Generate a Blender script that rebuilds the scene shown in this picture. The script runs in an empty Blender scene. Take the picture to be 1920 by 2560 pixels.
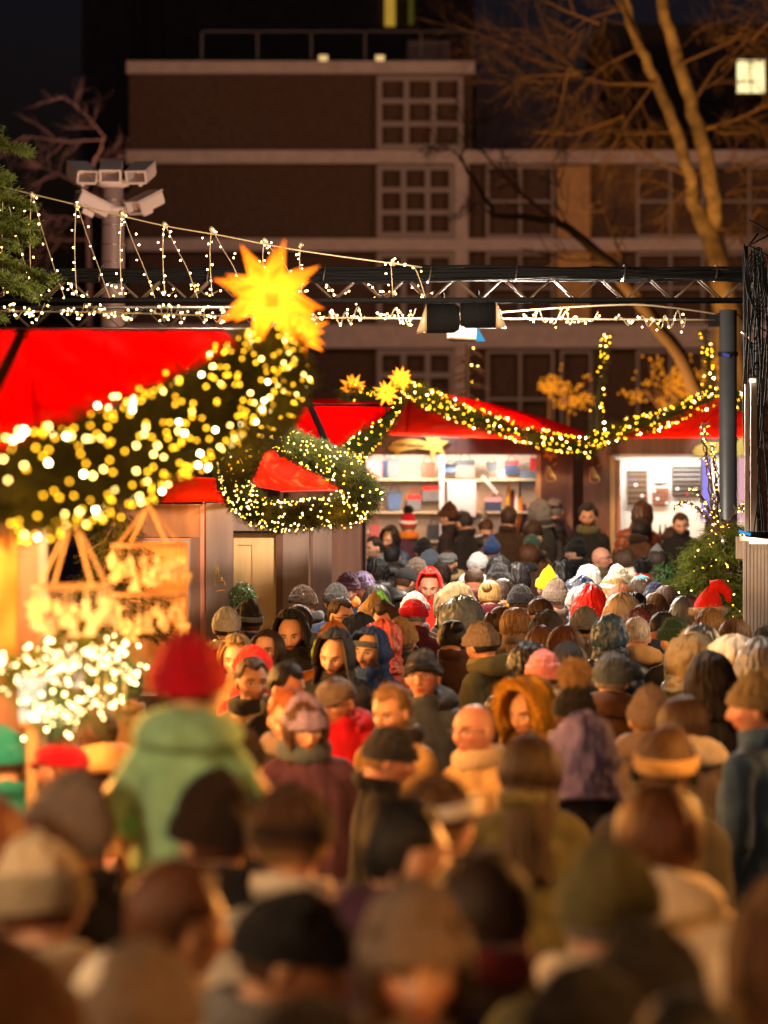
import bpy, math, random
import numpy as np
from mathutils import Vector, Matrix, noise
R = math.radians
SC = bpy.context.scene
COL = SC.collection
random.seed(7); np.random.seed(7)

# ------------------------------------------------------------------ camera
CAMZ, FPX, YH = 2.85, 9600.0, 1075.0
cam = bpy.data.cameras.new('camera'); camo = bpy.data.objects.new('camera', cam); COL.objects.link(camo)
camo.location = (0, 0, CAMZ); camo.rotation_euler = (R(90), 0, 0)
cam.sensor_fit = 'VERTICAL'; cam.sensor_height = 36.0; cam.sensor_width = 27.0; cam.lens = 135.0
cam.shift_y = -(1280 - YH) / 2560.0
cam.clip_start = 0.5; cam.clip_end = 2000
cam.dof.use_dof = True; cam.dof.focus_distance = 28.5; cam.dof.aperture_fstop = 135.0 / 58.0
SC.camera = camo
SC.view_settings.view_transform = 'Standard'; SC.view_settings.look = 'None'
SC.view_settings.gamma = 1; SC.view_settings.exposure = 0.0
# ------------------------------------------------------------------ night sky
w = bpy.data.worlds.new('World'); SC.world = w; w.use_nodes = True
nt = w.node_tree; bg = nt.nodes['Background']
sky = nt.nodes.new('ShaderNodeTexSky'); sky.sky_type = 'NISHITA'; sky.sun_disc = False
sky.sun_elevation = R(-3); sky.sun_rotation = R(90)
tint = nt.nodes.new('ShaderNodeMixRGB'); tint.blend_type = 'MULTIPLY'; tint.inputs[0].default_value = 1; tint.inputs[2].default_value = (.5, .6, 1.35, 1)
nt.links.new(sky.outputs[0], tint.inputs[1]); nt.links.new(tint.outputs[0], bg.inputs[0]); bg.inputs[1].default_value = 0.15
# ------------------------------------------------------------------ lamps of the market and added fill lights
def lamp(kind, name, loc, power, color, size=0.2, aim=None, spot=None, blend=0.5):
    l = bpy.data.lights.new(name, kind); l.energy = power; l.color = color
    if kind == 'AREA': l.shape = 'DISK'; l.size = size
    else: l.shadow_soft_size = size
    if kind == 'SPOT': l.spot_size = R(spot or 60); l.spot_blend = blend
    o = bpy.data.objects.new(name, l); COL.objects.link(o); o.location = loc
    if aim is not None:
        o.rotation_euler = (Vector(aim) - Vector(loc)).to_track_quat('-Z', 'Y').to_euler()
    return o
AMB = (1.0, 0.42, 0.10); WARM = (1.0, 0.60, 0.28); WHT = (1.0, 0.86, 0.70); COOL = (0.85, 0.92, 1.0)

def P(x, y, s):
    "a point of the photograph's frame, s = pixels per metre at its distance"
    return Vector(((x - 960) / s, FPX / s, CAMZ - (y - YH) / s))

# street lighting, plus fills added for mast, limb and fir
lamp('AREA', 'street_lamp_light', (-9, 96, 13), 950, (1.0, 0.52, 0.40), 1.0, (-2, 120, 7))
lamp('AREA', 'street_lamp_light', (12, 100, 13), 700, (1.0, 0.52, 0.40), 1.0, (8, 120, 6))
lamp('SPOT', 'tree_spot', (3.5, 74, 0.4), 13000, (1.0, 0.46, 0.10), 0.3, (7.2, 88, 9), 75)
lamp('SPOT', 'tree_spot', (4.0, 62, 6.0), 500, (1.0, 0.46, 0.14), 0.3, (4.5, 80, 7), 70)  # added to lift the dark limb of the second tree
lamp('AREA', 'mast_fill_light', (-2.2, 37.5, 4.0), 130, (1.0, 0.50, 0.30), 0.5, (-3.0, 42.5, 5.6))  # added lamp that brightens the camera mast
lamp('AREA', 'fir_fill_light', (-1.8, 24.5, 3.2), 16, (1.0, 0.62, 0.18), 0.4, (-3.0, 29, 4.6))  # added fill on the fir branches at the left edge
# truss floods: neutral light from above on the middle of the crowd
lamp('AREA', 'truss_and_fill_flood', (-0.5, 31.0, 3.75), 430, WHT, 0.5, (0.3, 24.5, 1.5))
lamp('AREA', 'truss_and_fill_flood', (1.2, 33.4, 3.7), 640, WHT, 0.5, (1.2, 27.0, 1.5))
lamp('AREA', 'truss_and_fill_flood', (1.0, 35.0, 4.4), 330, WHT, 0.5, (0.6, 40.0, 1.4))
# side light from the stalls, with unseen fills added to brighten crowd and fronts
lamp('AREA', 'truss_and_fill_flood', (0.2, 28.0, 3.9), 420, (1, .78, .58), 0.4, (-1.3, 32.2, 1.7))  # added, off the truss, to brighten the wooden stall front
lamp('AREA', 'truss_and_fill_flood', (1.2, 41.5, 4.3), 330, (1, .55, .25), 0.4, (1.9, 48, 2.0))  # added over the lane to brighten the far posts and fascia
lamp('AREA', 'truss_and_fill_flood', (0.8, 21.5, 4.2), 150, WHT, 0.5, (0.5, 16.5, 1.5))  # added overhead fill that brings out the foreground shapes
lamp('AREA', 'stall_fill_light', (-2.6, 27.0, 2.3), 230, AMB, 0.8, (0.5, 24.0, 1.5))
lamp('AREA', 'stall_fill_light', (-2.9, 21.0, 2.2), 380, AMB, 0.8, (0.2, 20.5, 1.4))
lamp('AREA', 'stall_fill_light', (-2.9, 16.5, 2.1), 150, AMB, 0.8, (0.0, 15.0, 1.3))
lamp('AREA', 'stall_fill_light', (2.9, 16.5, 2.3), 70, AMB, 0.8, (0.2, 13.0, 1.4))
lamp('AREA', 'stall_fill_light', (-2.6, 5.6, 2.9), 40, (1.0, .46, .15), 0.7, (-0.2, 9.0, 1.5))  # added unseen fill on the foreground backs
lamp('AREA', 'stall_fill_light', (-2.4, 7.6, 2.8), 60, (1.0, .66, .36), 0.6, (-0.6, 10.6, 1.9))  # unseen lamp added for the child's green jacket
lamp('SPOT', 'stall_fill_light', (-2.0, 12.0, 3.0), 1500, (1.0, .44, .12), 0.35, (0.2, 22.0, 1.4), 44)  # added out-of-view spot that turns the faces in the middle orange
lamp('AREA', 'stall_fill_light', (2.2, 5.6, 2.4), 85, (1.0, .40, .09), 0.7, (0.4, 9.0, 1.4))  # added unseen fill for foreground backs and faces
lamp('AREA', 'stall_fill_light', (-2.0, 15.5, 2.3), 120, AMB, 0.8, (0.1, 19.0, 1.4))
lamp('AREA', 'stall_fill_light', (-2.3, 12.6, 2.5), 310, (1.0, .38, .07), 0.6, (0.4, 9.0, 1.5))  # added amber rim light on the foreground heads
lamp('AREA', 'stall_fill_light', (2.7, 13.0, 2.7), 300, (1.0, .38, .07), 0.6, (-0.2, 9.5, 1.5))  # second added rim light, from the right
lamp('AREA', 'stall_fill_light', (3.4, 24.0, 2.6), 60, WARM, 0.8, (1.0, 23.0, 1.3))

# ------------------------------------------------------------------ helpers
def tag(o, label=None, cat=None, group=None, kind=None):
    if label: o['label'] = label
    if cat: o['category'] = cat
    if group: o['group'] = group
    if kind: o['kind'] = kind
    return o
def empty(name, loc=(0, 0, 0), label=None, cat=None, group=None):
    o = bpy.data.objects.new(name, None); COL.objects.link(o); o.location = loc
    o.empty_display_size = 0.1
    return tag(o, label, cat, group)
def link(name, me, mat=None, parent=None, loc=None, ov=False):
    o = bpy.data.objects.new(name, me); COL.objects.link(o)
    if mat is not None:
        if ov:
            if not me.materials: me.materials.append(None)
            o.material_slots[0].link = 'OBJECT'; o.material_slots[0].material = mat
        elif not me.materials: me.materials.append(mat)
    if parent: o.parent = parent
    if loc is not None: o.location = loc
    return o
def meshnp(name, V, F, smooth=True):
    V = np.asarray(V, dtype=np.float32).reshape(-1, 3)
    me = bpy.data.meshes.new(name)
    if isinstance(F, np.ndarray):
        n, k = F.shape
        me.vertices.add(len(V)); me.vertices.foreach_set('co', V.ravel())
        me.loops.add(n * k); me.loops.foreach_set('vertex_index', F.astype(np.int32).ravel())
        me.polygons.add(n)
        me.polygons.foreach_set('loop_start', np.arange(0, n * k, k, dtype=np.int32))
        me.update(calc_edges=True)
    else:
        me.from_pydata([tuple(map(float, v)) for v in V], [], F); me.update()
    if smooth: me.polygons.foreach_set('use_smooth', [True] * len(me.polygons))
    return me
class MB:
    "collects simple solids; build() links them as one mesh object"
    def __init__(s): s.v = []; s.f = []
    def add(s, V, F):
        b = len(s.v); s.v += [tuple(v) for v in V]; s.f += [tuple(b + i for i in f) for f in F]; return s
    def box(s, c, d, rz=0, rx=0, ry=0):
        M = Matrix.Rotation(rz, 3, 'Z') @ Matrix.Rotation(ry, 3, 'Y') @ Matrix.Rotation(rx, 3, 'X')
        V = [Vector(c) + M @ Vector((sx * d[0] / 2, sy * d[1] / 2, sz * d[2] / 2)) for sx in (-1, 1) for sy in (-1, 1) for sz in (-1, 1)]
        return s.add(V, [(0, 1, 3, 2), (4, 6, 7, 5), (0, 4, 5, 1), (2, 3, 7, 6), (0, 2, 6, 4), (1, 5, 7, 3)])
    def bx(s, x0, x1, y0, y1, z0, z1):
        return s.box(((x0 + x1) / 2, (y0 + y1) / 2, (z0 + z1) / 2), (abs(x1 - x0), abs(y1 - y0), abs(z1 - z0)))
    def tube(s, pts, r, n=6, cap=True):
        pts = [Vector(p) for p in pts]; m = len(pts)
        rs = r if hasattr(r, '__len__') else [r] * m
        V = []; up = None
        for i, p in enumerate(pts):
            t = (pts[min(i + 1, m - 1)] - pts[max(i - 1, 0)])
            if t.length < 1e-9: t = Vector((0, 0, 1))
            t.normalize()
            if up is None: up = t.orthogonal().normalized()
            u = (up - t * up.dot(t))
            u = u.normalized() if u.length > 1e-6 else t.orthogonal().normalized()
            up = u; v = t.cross(u)
            for k in range(n):
                a = 2 * math.pi * k / n
                V.append(p + (u * math.cos(a) + v * math.sin(a)) * rs[i])
        F = [(i * n + k, i * n + (k + 1) % n, (i + 1) * n + (k + 1) % n, (i + 1) * n + k) for i in range(m - 1) for k in range(n)]
        if cap: F += [tuple(range(n))[::-1], tuple((m - 1) * n + k for k in range(n))]
        return s.add(V, F)
    def ball(s, c, r, n=8, m=6):
        rr = r if hasattr(r, '__len__') else (r, r, r)
        V = []; 
        for i in range(m + 1):
            e = math.pi * (i / m - .5)
            for k in range(n):
                a = 2 * math.pi * k / n
                V.append((c[0] + rr[0] * math.cos(e) * math.cos(a), c[1] + rr[1] * math.cos(e) * math.sin(a), c[2] + rr[2] * math.sin(e)))
        F = [(i * n + k, i * n + (k + 1) % n, (i + 1) * n + (k + 1) % n, (i + 1) * n + k) for i in range(m) for k in range(n)]
        return s.add(V, F)
    def prism(s, poly, y0, y1):
        "poly: (x,z) outline extruded along y"
        n = len(poly)
        V = [(p[0], y0, p[1]) for p in poly] + [(p[0], y1, p[1]) for p in poly]
        F = [tuple(range(n)), tuple(range(2 * n - 1, n - 1, -1))] + [(i, i + n, (i + 1) % n + n, (i + 1) % n) for i in range(n)]
        return s.add(V, F)
    def lathe(s, prof, c=(0, 0, 0), n=16):
        V = [(c[0] + r * math.cos(2 * math.pi * k / n), c[1] + r * math.sin(2 * math.pi * k / n), c[2] + z) for r, z in prof for k in range(n)]
        F = [(i * n + k, i * n + (k + 1) % n, (i + 1) * n + (k + 1) % n, (i + 1) * n + k) for i in range(len(prof) - 1) for k in range(n)]
        return s.add(V, F)
    def mesh(s, name, smooth=False):
        return meshnp(name, s.v, s.f, smooth)
    def build(s, name, mat, parent=None, smooth=False, **k):
        return link(name, s.mesh(name, smooth), mat, parent, **k)

# ------------------------------------------------------------------ materials
_M = {}
def N(nt, t, **kw):
    n = nt.nodes.new(t)
    for k, v in kw.items(): setattr(n, k, v)
    return n
def mat(name, col, rough=0.8, metal=0.0, noise_amt=0.0, scale=20.0, bump=0.0, bscale=60.0, sheen=0.0, trans=None, spec=0.5, stretch=None):
    if name in _M: return _M[name]
    m = bpy.data.materials.new(name); m.use_nodes = True; nt = m.node_tree
    b = nt.nodes['Principled BSDF']; b.inputs['Base Color'].default_value = (*col, 1)
    b.inputs['Roughness'].default_value = rough; b.inputs['Metallic'].default_value = metal
    b.inputs['Specular IOR Level'].default_value = spec
    if sheen: b.inputs['Sheen Weight'].default_value = sheen
    tc = N(nt, 'ShaderNodeTexCoord'); src = tc.outputs['Object']
    if stretch:
        mp = N(nt, 'ShaderNodeMapping'); mp.inputs['Scale'].default_value = stretch
        nt.links.new(src, mp.inputs[0]); src = mp.outputs[0]
    if noise_amt:
        t = N(nt, 'ShaderNodeTexNoise'); t.inputs['Scale'].default_value = scale; t.inputs['Detail'].default_value = 5
        nt.links.new(src, t.inputs[0])
        r = N(nt, 'ShaderNodeValToRGB'); r.color_ramp.elements[0].position = .3; r.color_ramp.elements[1].position = .7
        r.color_ramp.elements[0].color = (*[c * (1 - noise_amt) for c in col], 1)
        r.color_ramp.elements[1].color = (*[min(1, c * (1 + noise_amt)) for c in col], 1)
        nt.links.new(t.outputs[0], r.inputs[0]); nt.links.new(r.outputs[0], b.inputs['Base Color'])
    if bump:
        t = N(nt, 'ShaderNodeTexNoise'); t.inputs['Scale'].default_value = bscale; t.inputs['Detail'].default_value = 4
        nt.links.new(src, t.inputs[0])
        bp = N(nt, 'ShaderNodeBump'); bp.inputs['Strength'].default_value = bump; bp.inputs['Distance'].default_value = 0.01
        nt.links.new(t.outputs[0], bp.inputs['Height']); nt.links.new(bp.outputs[0], b.inputs['Normal'])
    if trans:
        tr = N(nt, 'ShaderNodeBsdfTranslucent'); tr.inputs[0].default_value = (*trans[0], 1)
        mx = N(nt, 'ShaderNodeMixShader'); mx.inputs[0].default_value = trans[1]
        nt.links.new(b.outputs[0], mx.inputs[1]); nt.links.new(tr.outputs[0], mx.inputs[2])
        nt.links.new(mx.outputs[0], nt.nodes['Material Output'].inputs[0])
    _M[name] = m; return m
def emit(name, col, strength, sample=False):
    if name in _M: return _M[name]
    m = bpy.data.materials.new(name); m.use_nodes = True; nt = m.node_tree; nt.nodes.clear()
    e = N(nt, 'ShaderNodeEmission'); e.inputs[0].default_value = (*col, 1); e.inputs[1].default_value = strength
    o = N(nt, 'ShaderNodeOutputMaterial'); nt.links.new(e.outputs[0], o.inputs[0])
    m.cycles.emission_sampling = 'AUTO' if sample else 'NONE'
    _M[name] = m; return m
# ================================================================== PEOPLE
def sstep(a, b, x):
    t = np.clip((x - a) / (b - a), 0, 1); return t * t * (3 - 2 * t)
def head_pts(D):
    "D: unit directions (n,3) -> points of the head surface (head centre at 0, face to +Y)"
    a, b, c = 0.077, 0.098, 0.119
    x = D[:, 0] * a; y = D[:, 1] * b; z = D[:, 2] * c
    lo = sstep(0.0, 0.115, -z)
    x = x * (1 - 0.33 * lo)
    y = np.where(y < 0, y * (1 - 0.30 * lo), y * (1 - 0.06 * lo))
    y = y - 0.008 * sstep(0.0, 0.1, z) * (y > 0)
    tt = np.clip(D[:, 2], 0, .999); wd = np.sqrt((1 - tt ** 2.7) / (1 - tt ** 2)); x = x * wd; y = y * wd
    x = x * (1 + 0.03 * np.exp(-((z - .05) / .04) ** 2))
    f = sstep(0.02, 0.06, y)
    g = lambda cx, cz, sx, sz: np.exp(-((np.abs(x) - cx) / sx) ** 2 - ((z - cz) / sz) ** 2)
    y = y + f * (0.010 * g(0, -.106, .022, .016)                       # chin
                 + 0.026 * np.exp(-(x / .0125) ** 2) * sstep(.03, -.036, z) * sstep(-.052, -.038, z)   # nose
                 + 0.007 * g(.013, -.038, .007, .008)
                 - 0.0155 * g(.031, .004, .017, .014) + 0.0045 * g(.031, .002, .010, .007)               # sockets and lids
                 + 0.008 * g(.028, .027, .024, .008)                  # brow
                 + 0.008 * g(.046, -.026, .016, .015) - 0.006 * g(.046, -.062, .014, .02)                 # cheek
                 + 0.009 * g(0, -.060, .022, .006) + 0.009 * g(0, -.071, .018, .006) - 0.004 * g(0, -.0655, .024, .0025)
                 - 0.005 * g(0, -.084, .02, .007))
    return np.stack([x, y, z], 1)
def dirs(az, el):
    return np.stack([np.sin(az) * np.cos(el), np.cos(az) * np.cos(el), np.sin(el)], -1)
def sphere_head():
    na, ne = 96, 64
    el = np.linspace(-math.pi / 2, math.pi / 2, ne + 1); az = np.linspace(0, 2 * math.pi, na, endpoint=False)
    A, E = np.meshgrid(az, el); V = head_pts(dirs(A, E).reshape(-1, 3))
    F = [(i * na + k, (i + 1) * na + k, (i + 1) * na + (k + 1) % na, i * na + (k + 1) % na) for i in range(ne) for k in range(na)]
    return V, F
def loft(mb, rings, n=24):
    V = []; F = []
    for (cx, cy, cz, rx, ry) in rings:
        for k in range(n):
            a = 2 * math.pi * k / n; ca, sa = math.cos(a), math.sin(a)
            V.append((cx + rx * math.copysign(abs(ca) ** .85, ca), cy + ry * math.copysign(abs(sa) ** .85, sa), cz))
    m = len(rings)
    F = [(i * n + k, i * n + (k + 1) % n, (i + 1) * n + (k + 1) % n, (i + 1) * n + k) for i in range(m - 1) for k in range(n)]
    F += [tuple(range(n))[::-1], tuple((m - 1) * n + k for k in range(n))]
    mb.add(V, F)
def limb(mb, pts, rs):
    mb.tube(pts, rs, 14)
    for p, r in zip(pts, rs): mb.ball(p, r * .99, 14, 8)
def remesh(mb, vox, smooth=2):
    me = mb.mesh('tmp'); o = bpy.data.objects.new('tmp', me); COL.objects.link(o)
    m = o.modifiers.new('r', 'REMESH'); m.mode = 'VOXEL'; m.voxel_size = vox
    if smooth:
        q = o.modifiers.new('s', 'SMOOTH'); q.factor = .5; q.iterations = smooth
    dg = bpy.context.evaluated_depsgraph_get()
    out = bpy.data.meshes.new_from_object(o.evaluated_get(dg))
    bpy.data.objects.remove(o); bpy.data.meshes.remove(me)
    out.polygons.foreach_set('use_smooth', [True] * len(out.polygons))
    return out
def co(me):
    a = np.empty(len(me.vertices) * 3, dtype=np.float32); me.vertices.foreach_get('co', a); return a.reshape(-1, 3)
def displace(me, fn):
    V = co(me); Nn = np.empty(len(V) * 3, dtype=np.float32); me.vertices.foreach_get('normal', Nn); Nn = Nn.reshape(-1, 3)
    V2 = V + Nn * np.asarray(fn(V), dtype=np.float32)[:, None]
    me.vertices.foreach_set('co', V2.astype(np.float32).ravel()); me.update()
def nz(V, f, seed=0.0, stretch=(1, 1, 1)):
    return np.array([noise.noise(Vector((v[0] * f * stretch[0] + seed, v[1] * f * stretch[1], v[2] * f * stretch[2]))) for v in V])

HZ = 1.618            # head centre height of the 1.75 m template
NECK = Vector((0, -.035, 1.50))
POSES = {'0': (0, 0, 0), 'L': (32, -3, 0), 'R': (-32, -3, 0), 'D': (0, -11, 0), 'E': (24, -14, 4), 'F': (-24, -12, -4), 'U': (0, 10, 0)}
def head_matrix(pose):
    yw, pt, rl = POSES[pose]
    return Matrix.Translation(NECK) @ Matrix.Rotation(R(yw), 4, 'Z') @ Matrix.Rotation(R(pt), 4, 'X') @ Matrix.Rotation(R(rl), 4, 'Y') @ Matrix.Translation(Vector((0, 0, HZ)) - NECK) @ Matrix.Diagonal((1.09, 1.07, 1.05, 1))
def hand(mb, wr, dirv, side, raised=False):
    "palm, four unequal curled fingers and a thumb from the side of the palm"
    d = Vector(dirv).normalized(); inn = Vector((-side, 0, 0)); inn = (inn - d * inn.dot(d)).normalized(); fwd = d.cross(inn) * side
    if fwd.y < 0 and not raised: fwd = -fwd
    for k in range(4):
        q = Vector(wr) + fwd * (.024 - .016 * k)
        mb.tube([q + d * .01, q + d * .05, q + d * .088], [.012, .0125, .0105], 8)
        L = (.060, .070, .066, .052)[k]
        a = q + d * .088; b = a + (d * .9 + inn * .35).normalized() * L * .5; c = b + (d * .6 + inn * .8).normalized() * L * .42
        limb(mb, [a, b, c], [.0095, .009, .0078])
    t0 = Vector(wr) + fwd * .026 + d * .028
    limb(mb, [t0, t0 + (fwd * .8 + d * .8).normalized() * .032, t0 + (fwd * .35 + d).normalized() * .06], [.012, .0105, .009])
ARMS = {'side': [(.168, -.01, 1.372), (.222, -.03, 1.10), (.215, .06, .87)],
        'phone': [(.168, -.01, 1.372), (.235, .06, 1.15), (.12, .27, 1.33)]}
def body_mesh(pose, child=False, arms='side'):
    mb = MB(); V, F = sphere_head(); M = head_matrix(pose)
    mb.add([M @ Vector(v) for v in V], F)
    for sx in (-1, 1):                                    # ears
        e = MB(); e.ball((0, 0, 0), (.009, .019, .031), 14, 10)
        T = M @ Matrix.Translation((sx * .079, -.008, -.006)) @ Matrix.Rotation(sx * R(-22), 4, 'Z') @ Matrix.Rotation(R(-10), 4, 'X')
        mb.add([T @ Vector(v) for v in e.v], e.f)
    limb(mb, [M @ Vector((0, -.022, -.055)), (0, -.032, 1.52), (0, -.03, 1.44)], [.056, .057, .066])
    if not child:
        loft(mb, [(0, 0, .84, .15, .10), (0, 0, .95, .168, .115), (0, 0, 1.10, .142, .10), (0, 0, 1.28, .162, .115), (0, -.01, 1.36, .165, .105), (0, -.02, 1.42, .118, .08), (0, -.03, 1.47, .07, .062)])
        for sx in (-1, 1):
            A = [Vector((sx * p[0], p[1], p[2])) for p in ARMS[arms]]
            limb(mb, A, [.055, .042, .028]); hand(mb, A[2] + (A[2] - A[1]).normalized() * .01, A[2] - A[1], sx, arms != 'side')
            limb(mb, [(sx * .09, 0, .88), (sx * .10, .01, .49), (sx * .105, -.015, .09)], [.088, .056, .038])
            limb(mb, [(sx * .105, -.03, .05), (sx * .11, .10, .038), (sx * .115, .16, .03)], [.04, .036, .028])
    else:                                                 # seated on a carrier's shoulders
        loft(mb, [(0, 0, 1.06, .13, .10), (0, 0, 1.16, .135, .10), (0, 0, 1.30, .135, .095), (0, -.01, 1.38, .145, .09), (0, -.03, 1.45, .07, .06)])
        for sx in (-1, 1):
            A = [Vector((sx * .15, 0, 1.39)), Vector((sx * .285, .04, 1.21)), Vector((sx * .16, .25, 1.15))]
            limb(mb, A, [.046, .036, .026]); hand(mb, A[2], A[2] - A[1], sx, True)
            limb(mb, [(sx * .08, 0, 1.10), (sx * .13, .30, 1.08), (sx * .12, .33, .74)], [.075, .052, .036])
            limb(mb, [(sx * .12, .32, .70), (sx * .12, .42, .69)], [.034, .028])
    me = remesh(mb, .006, 1)
    Vv = co(me); Mi = np.array((M).inverted())
    hc = Vv @ Mi[:3, :3].T + Mi[:3, 3]
    at = me.attributes.new('hc', 'FLOAT_VECTOR', 'POINT'); at.data.foreach_set('vector', hc.astype(np.float32).ravel())
    return me
def coat_mesh(kind, child=False, arms='side'):
    mb = MB(); inf = {'puffer': .036, 'parka': .026, 'wool': .018}[kind]
    hem = {'puffer': .80, 'parka': .66, 'wool': .55}[kind]
    if child: hem = 1.04
    k = 1
    if child: inf += .01
    r = [(0, .0, hem, .188 + inf * .6, .135 + inf * .6), (0, 0, .98 if not child else 1.1, .172 + inf, .122 + inf), (0, 0, 1.12 if not child else 1.16, .155 + inf, .112 + inf),
         (0, 0, 1.27, .165 + inf, .120 + inf), (0, -.01, 1.355, .165 + inf * .6, .110 + inf * .7), (0, -.02, 1.42, .128 + inf * .4, .092 + inf * .4), (0, -.025, 1.475, .092, .082)]
    loft(mb, [(a, b, c, d * k, e * k) for a, b, c, d, e in r], 36)
    for sx in (-1, 1):
        if child: A = [(sx * .15, 0, 1.38), (sx * .285, .04, 1.21), (sx * .175, .23, 1.155)]
        else: A = [Vector((sx * p[0], p[1], p[2])) for p in ARMS[arms]]
        A = [Vector(a) for a in A]; A[2] = A[1] + (A[2] - A[1]) * .95
        limb(mb, A, [.060 + inf * .5, .050 + inf * .55, .038 + inf * .4])
    if not child:
        for sx in (-1, 1): limb(mb, [(0, -.035, 1.455), (sx * .155, -.015, 1.385)], [.075, .062 + inf * .5])
    n = 28; V = []; F = []                                # standing collar: torus round the neck
    for i in range(n):
        a = 2 * math.pi * i / n
        for j in range(10):
            b = 2 * math.pi * j / 10; rr = .088 + .017 * math.cos(b)
            V.append((rr * math.sin(a) * 1.02, -.03 + rr * math.cos(a), 1.512 + .036 * math.sin(b) - .014 * math.cos(a)))
    F = [(i * 10 + j, ((i + 1) % n) * 10 + j, ((i + 1) % n) * 10 + (j + 1) % 10, i * 10 + (j + 1) % 10) for i in range(n) for j in range(10)]
    mb.add(V, F)
    me = remesh(mb, .012, 2)
    if kind == 'puffer':
        displace(me, lambda V: .016 * (np.abs(np.sin(math.pi * (V[:, 2] + .01 * np.sin(V[:, 0] * 9)) / .105)) ** .55 - .6) * (V[:, 2] < 1.45) + .008 * nz(V, 18))
    else:
        displace(me, lambda V: .016 * nz(V, 6, 3.1, (1, 1, .45)) + .009 * nz(V, 17, 9, (1, 1, .6)) - .006 * np.exp(-(V[:, 0] / .006) ** 2) * (V[:, 1] > 0) - .005 * np.exp(-(V[:, 0] / .006) ** 2) * (V[:, 1] < 0))
    return me
def trouser_mesh(child=False):
    mb = MB()
    for sx in (-1, 1):
        if child: limb(mb, [(sx * .08, 0, 1.09), (sx * .13, .30, 1.08), (sx * .12, .33, .74)], [.085, .062, .05])
        else: limb(mb, [(sx * .09, 0, .88), (sx * .10, .01, .49), (sx * .105, -.012, .10)], [.102, .072, .058])
    me = remesh(mb, .014, 2); displace(me, lambda V: .008 * nz(V, 14)); return me
def shoe_mesh(sx, child=False):
    mb = MB(); o = Vector((0, .34, .66)) if child else Vector((0, 0, 0)); q = .12 if child else .108
    limb(mb, [o + Vector((sx * q, -.035, .055)), o + Vector((sx * q, .09, .05)), o + Vector((sx * q, .155, .042))], [.052, .048, .038])
    mb.box(o + Vector((sx * q, .06, .014)), (.09, .28, .028))
    return remesh(mb, .010, 1)

# ---- headwear and hair: sheets draped over the head surface in head coordinates
def drape(off, uend, na=96, nr=40, drop=.36, thick=.010, flare=lambda az, t: (1.0, 1.0), move=None, az0=0, ulow=115.0):
    az = np.linspace(0, 2 * math.pi, na, endpoint=False); pts = np.zeros((nr + 1, na, 3)); U = np.zeros((nr + 1, na))
    ue = np.array([uend(((a + math.pi) % (2 * math.pi)) - math.pi) for a in az])
    for i in range(nr + 1):
        u = ue * i / nr; U[i] = u
        el = np.radians(90 - ulow * np.minimum(u, 1)); el = np.maximum(el, R(-89))
        D = dirs(az, el); B = head_pts(D)
        t = np.maximum(u - 1, 0)
        o = np.array([off(((a + math.pi) % (2 * math.pi)) - math.pi, uu) for a, uu in zip(az, u)])
        nrm = D.copy(); nrm[:, 2] *= np.where(u > 1, 0, 1); nl = np.linalg.norm(nrm, axis=1, keepdims=True); nrm = nrm / np.maximum(nl, 1e-6)
        Q = B + nrm * o[:, None]
        for j in range(na):
            if t[j] > 0:
                fx, fy = flare(((az[j] + math.pi) % (2 * math.pi)) - math.pi, t[j]); Q[j, 0] *= fx; Q[j, 1] *= fy
            Q[j, 2] -= t[j] * drop
        pts[i] = Q
    if move is not None: pts = move(pts, U)
    cen = np.array([0, -.01, 0.0]); inn = pts.copy(); d = pts - cen; d[..., 2] *= .3 ; l = np.linalg.norm(d, axis=-1, keepdims=True); inn = pts - d / np.maximum(l, 1e-6) * thick
    V = np.concatenate([pts.reshape(-1, 3), inn.reshape(-1, 3)]); n1 = (nr + 1) * na; F = []
    for i in range(nr):
        for k in range(na):
            a, b, c, d_ = i * na + k, i * na + (k + 1) % na, (i + 1) * na + (k + 1) % na, (i + 1) * na + k
            F.append((a, b, c, d_)[::-1]); F.append((a + n1, b + n1, c + n1, d_ + n1))
    for k in range(na):
        a, b = nr * na + k, nr * na + (k + 1) % na; F.append((a, a + n1, b + n1, b))
    return V, F
sm = lambda a, b, x: float(sstep(a, b, x))
nn = lambda a, b, c=0.0: noise.noise(Vector((a, b, c)))
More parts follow.
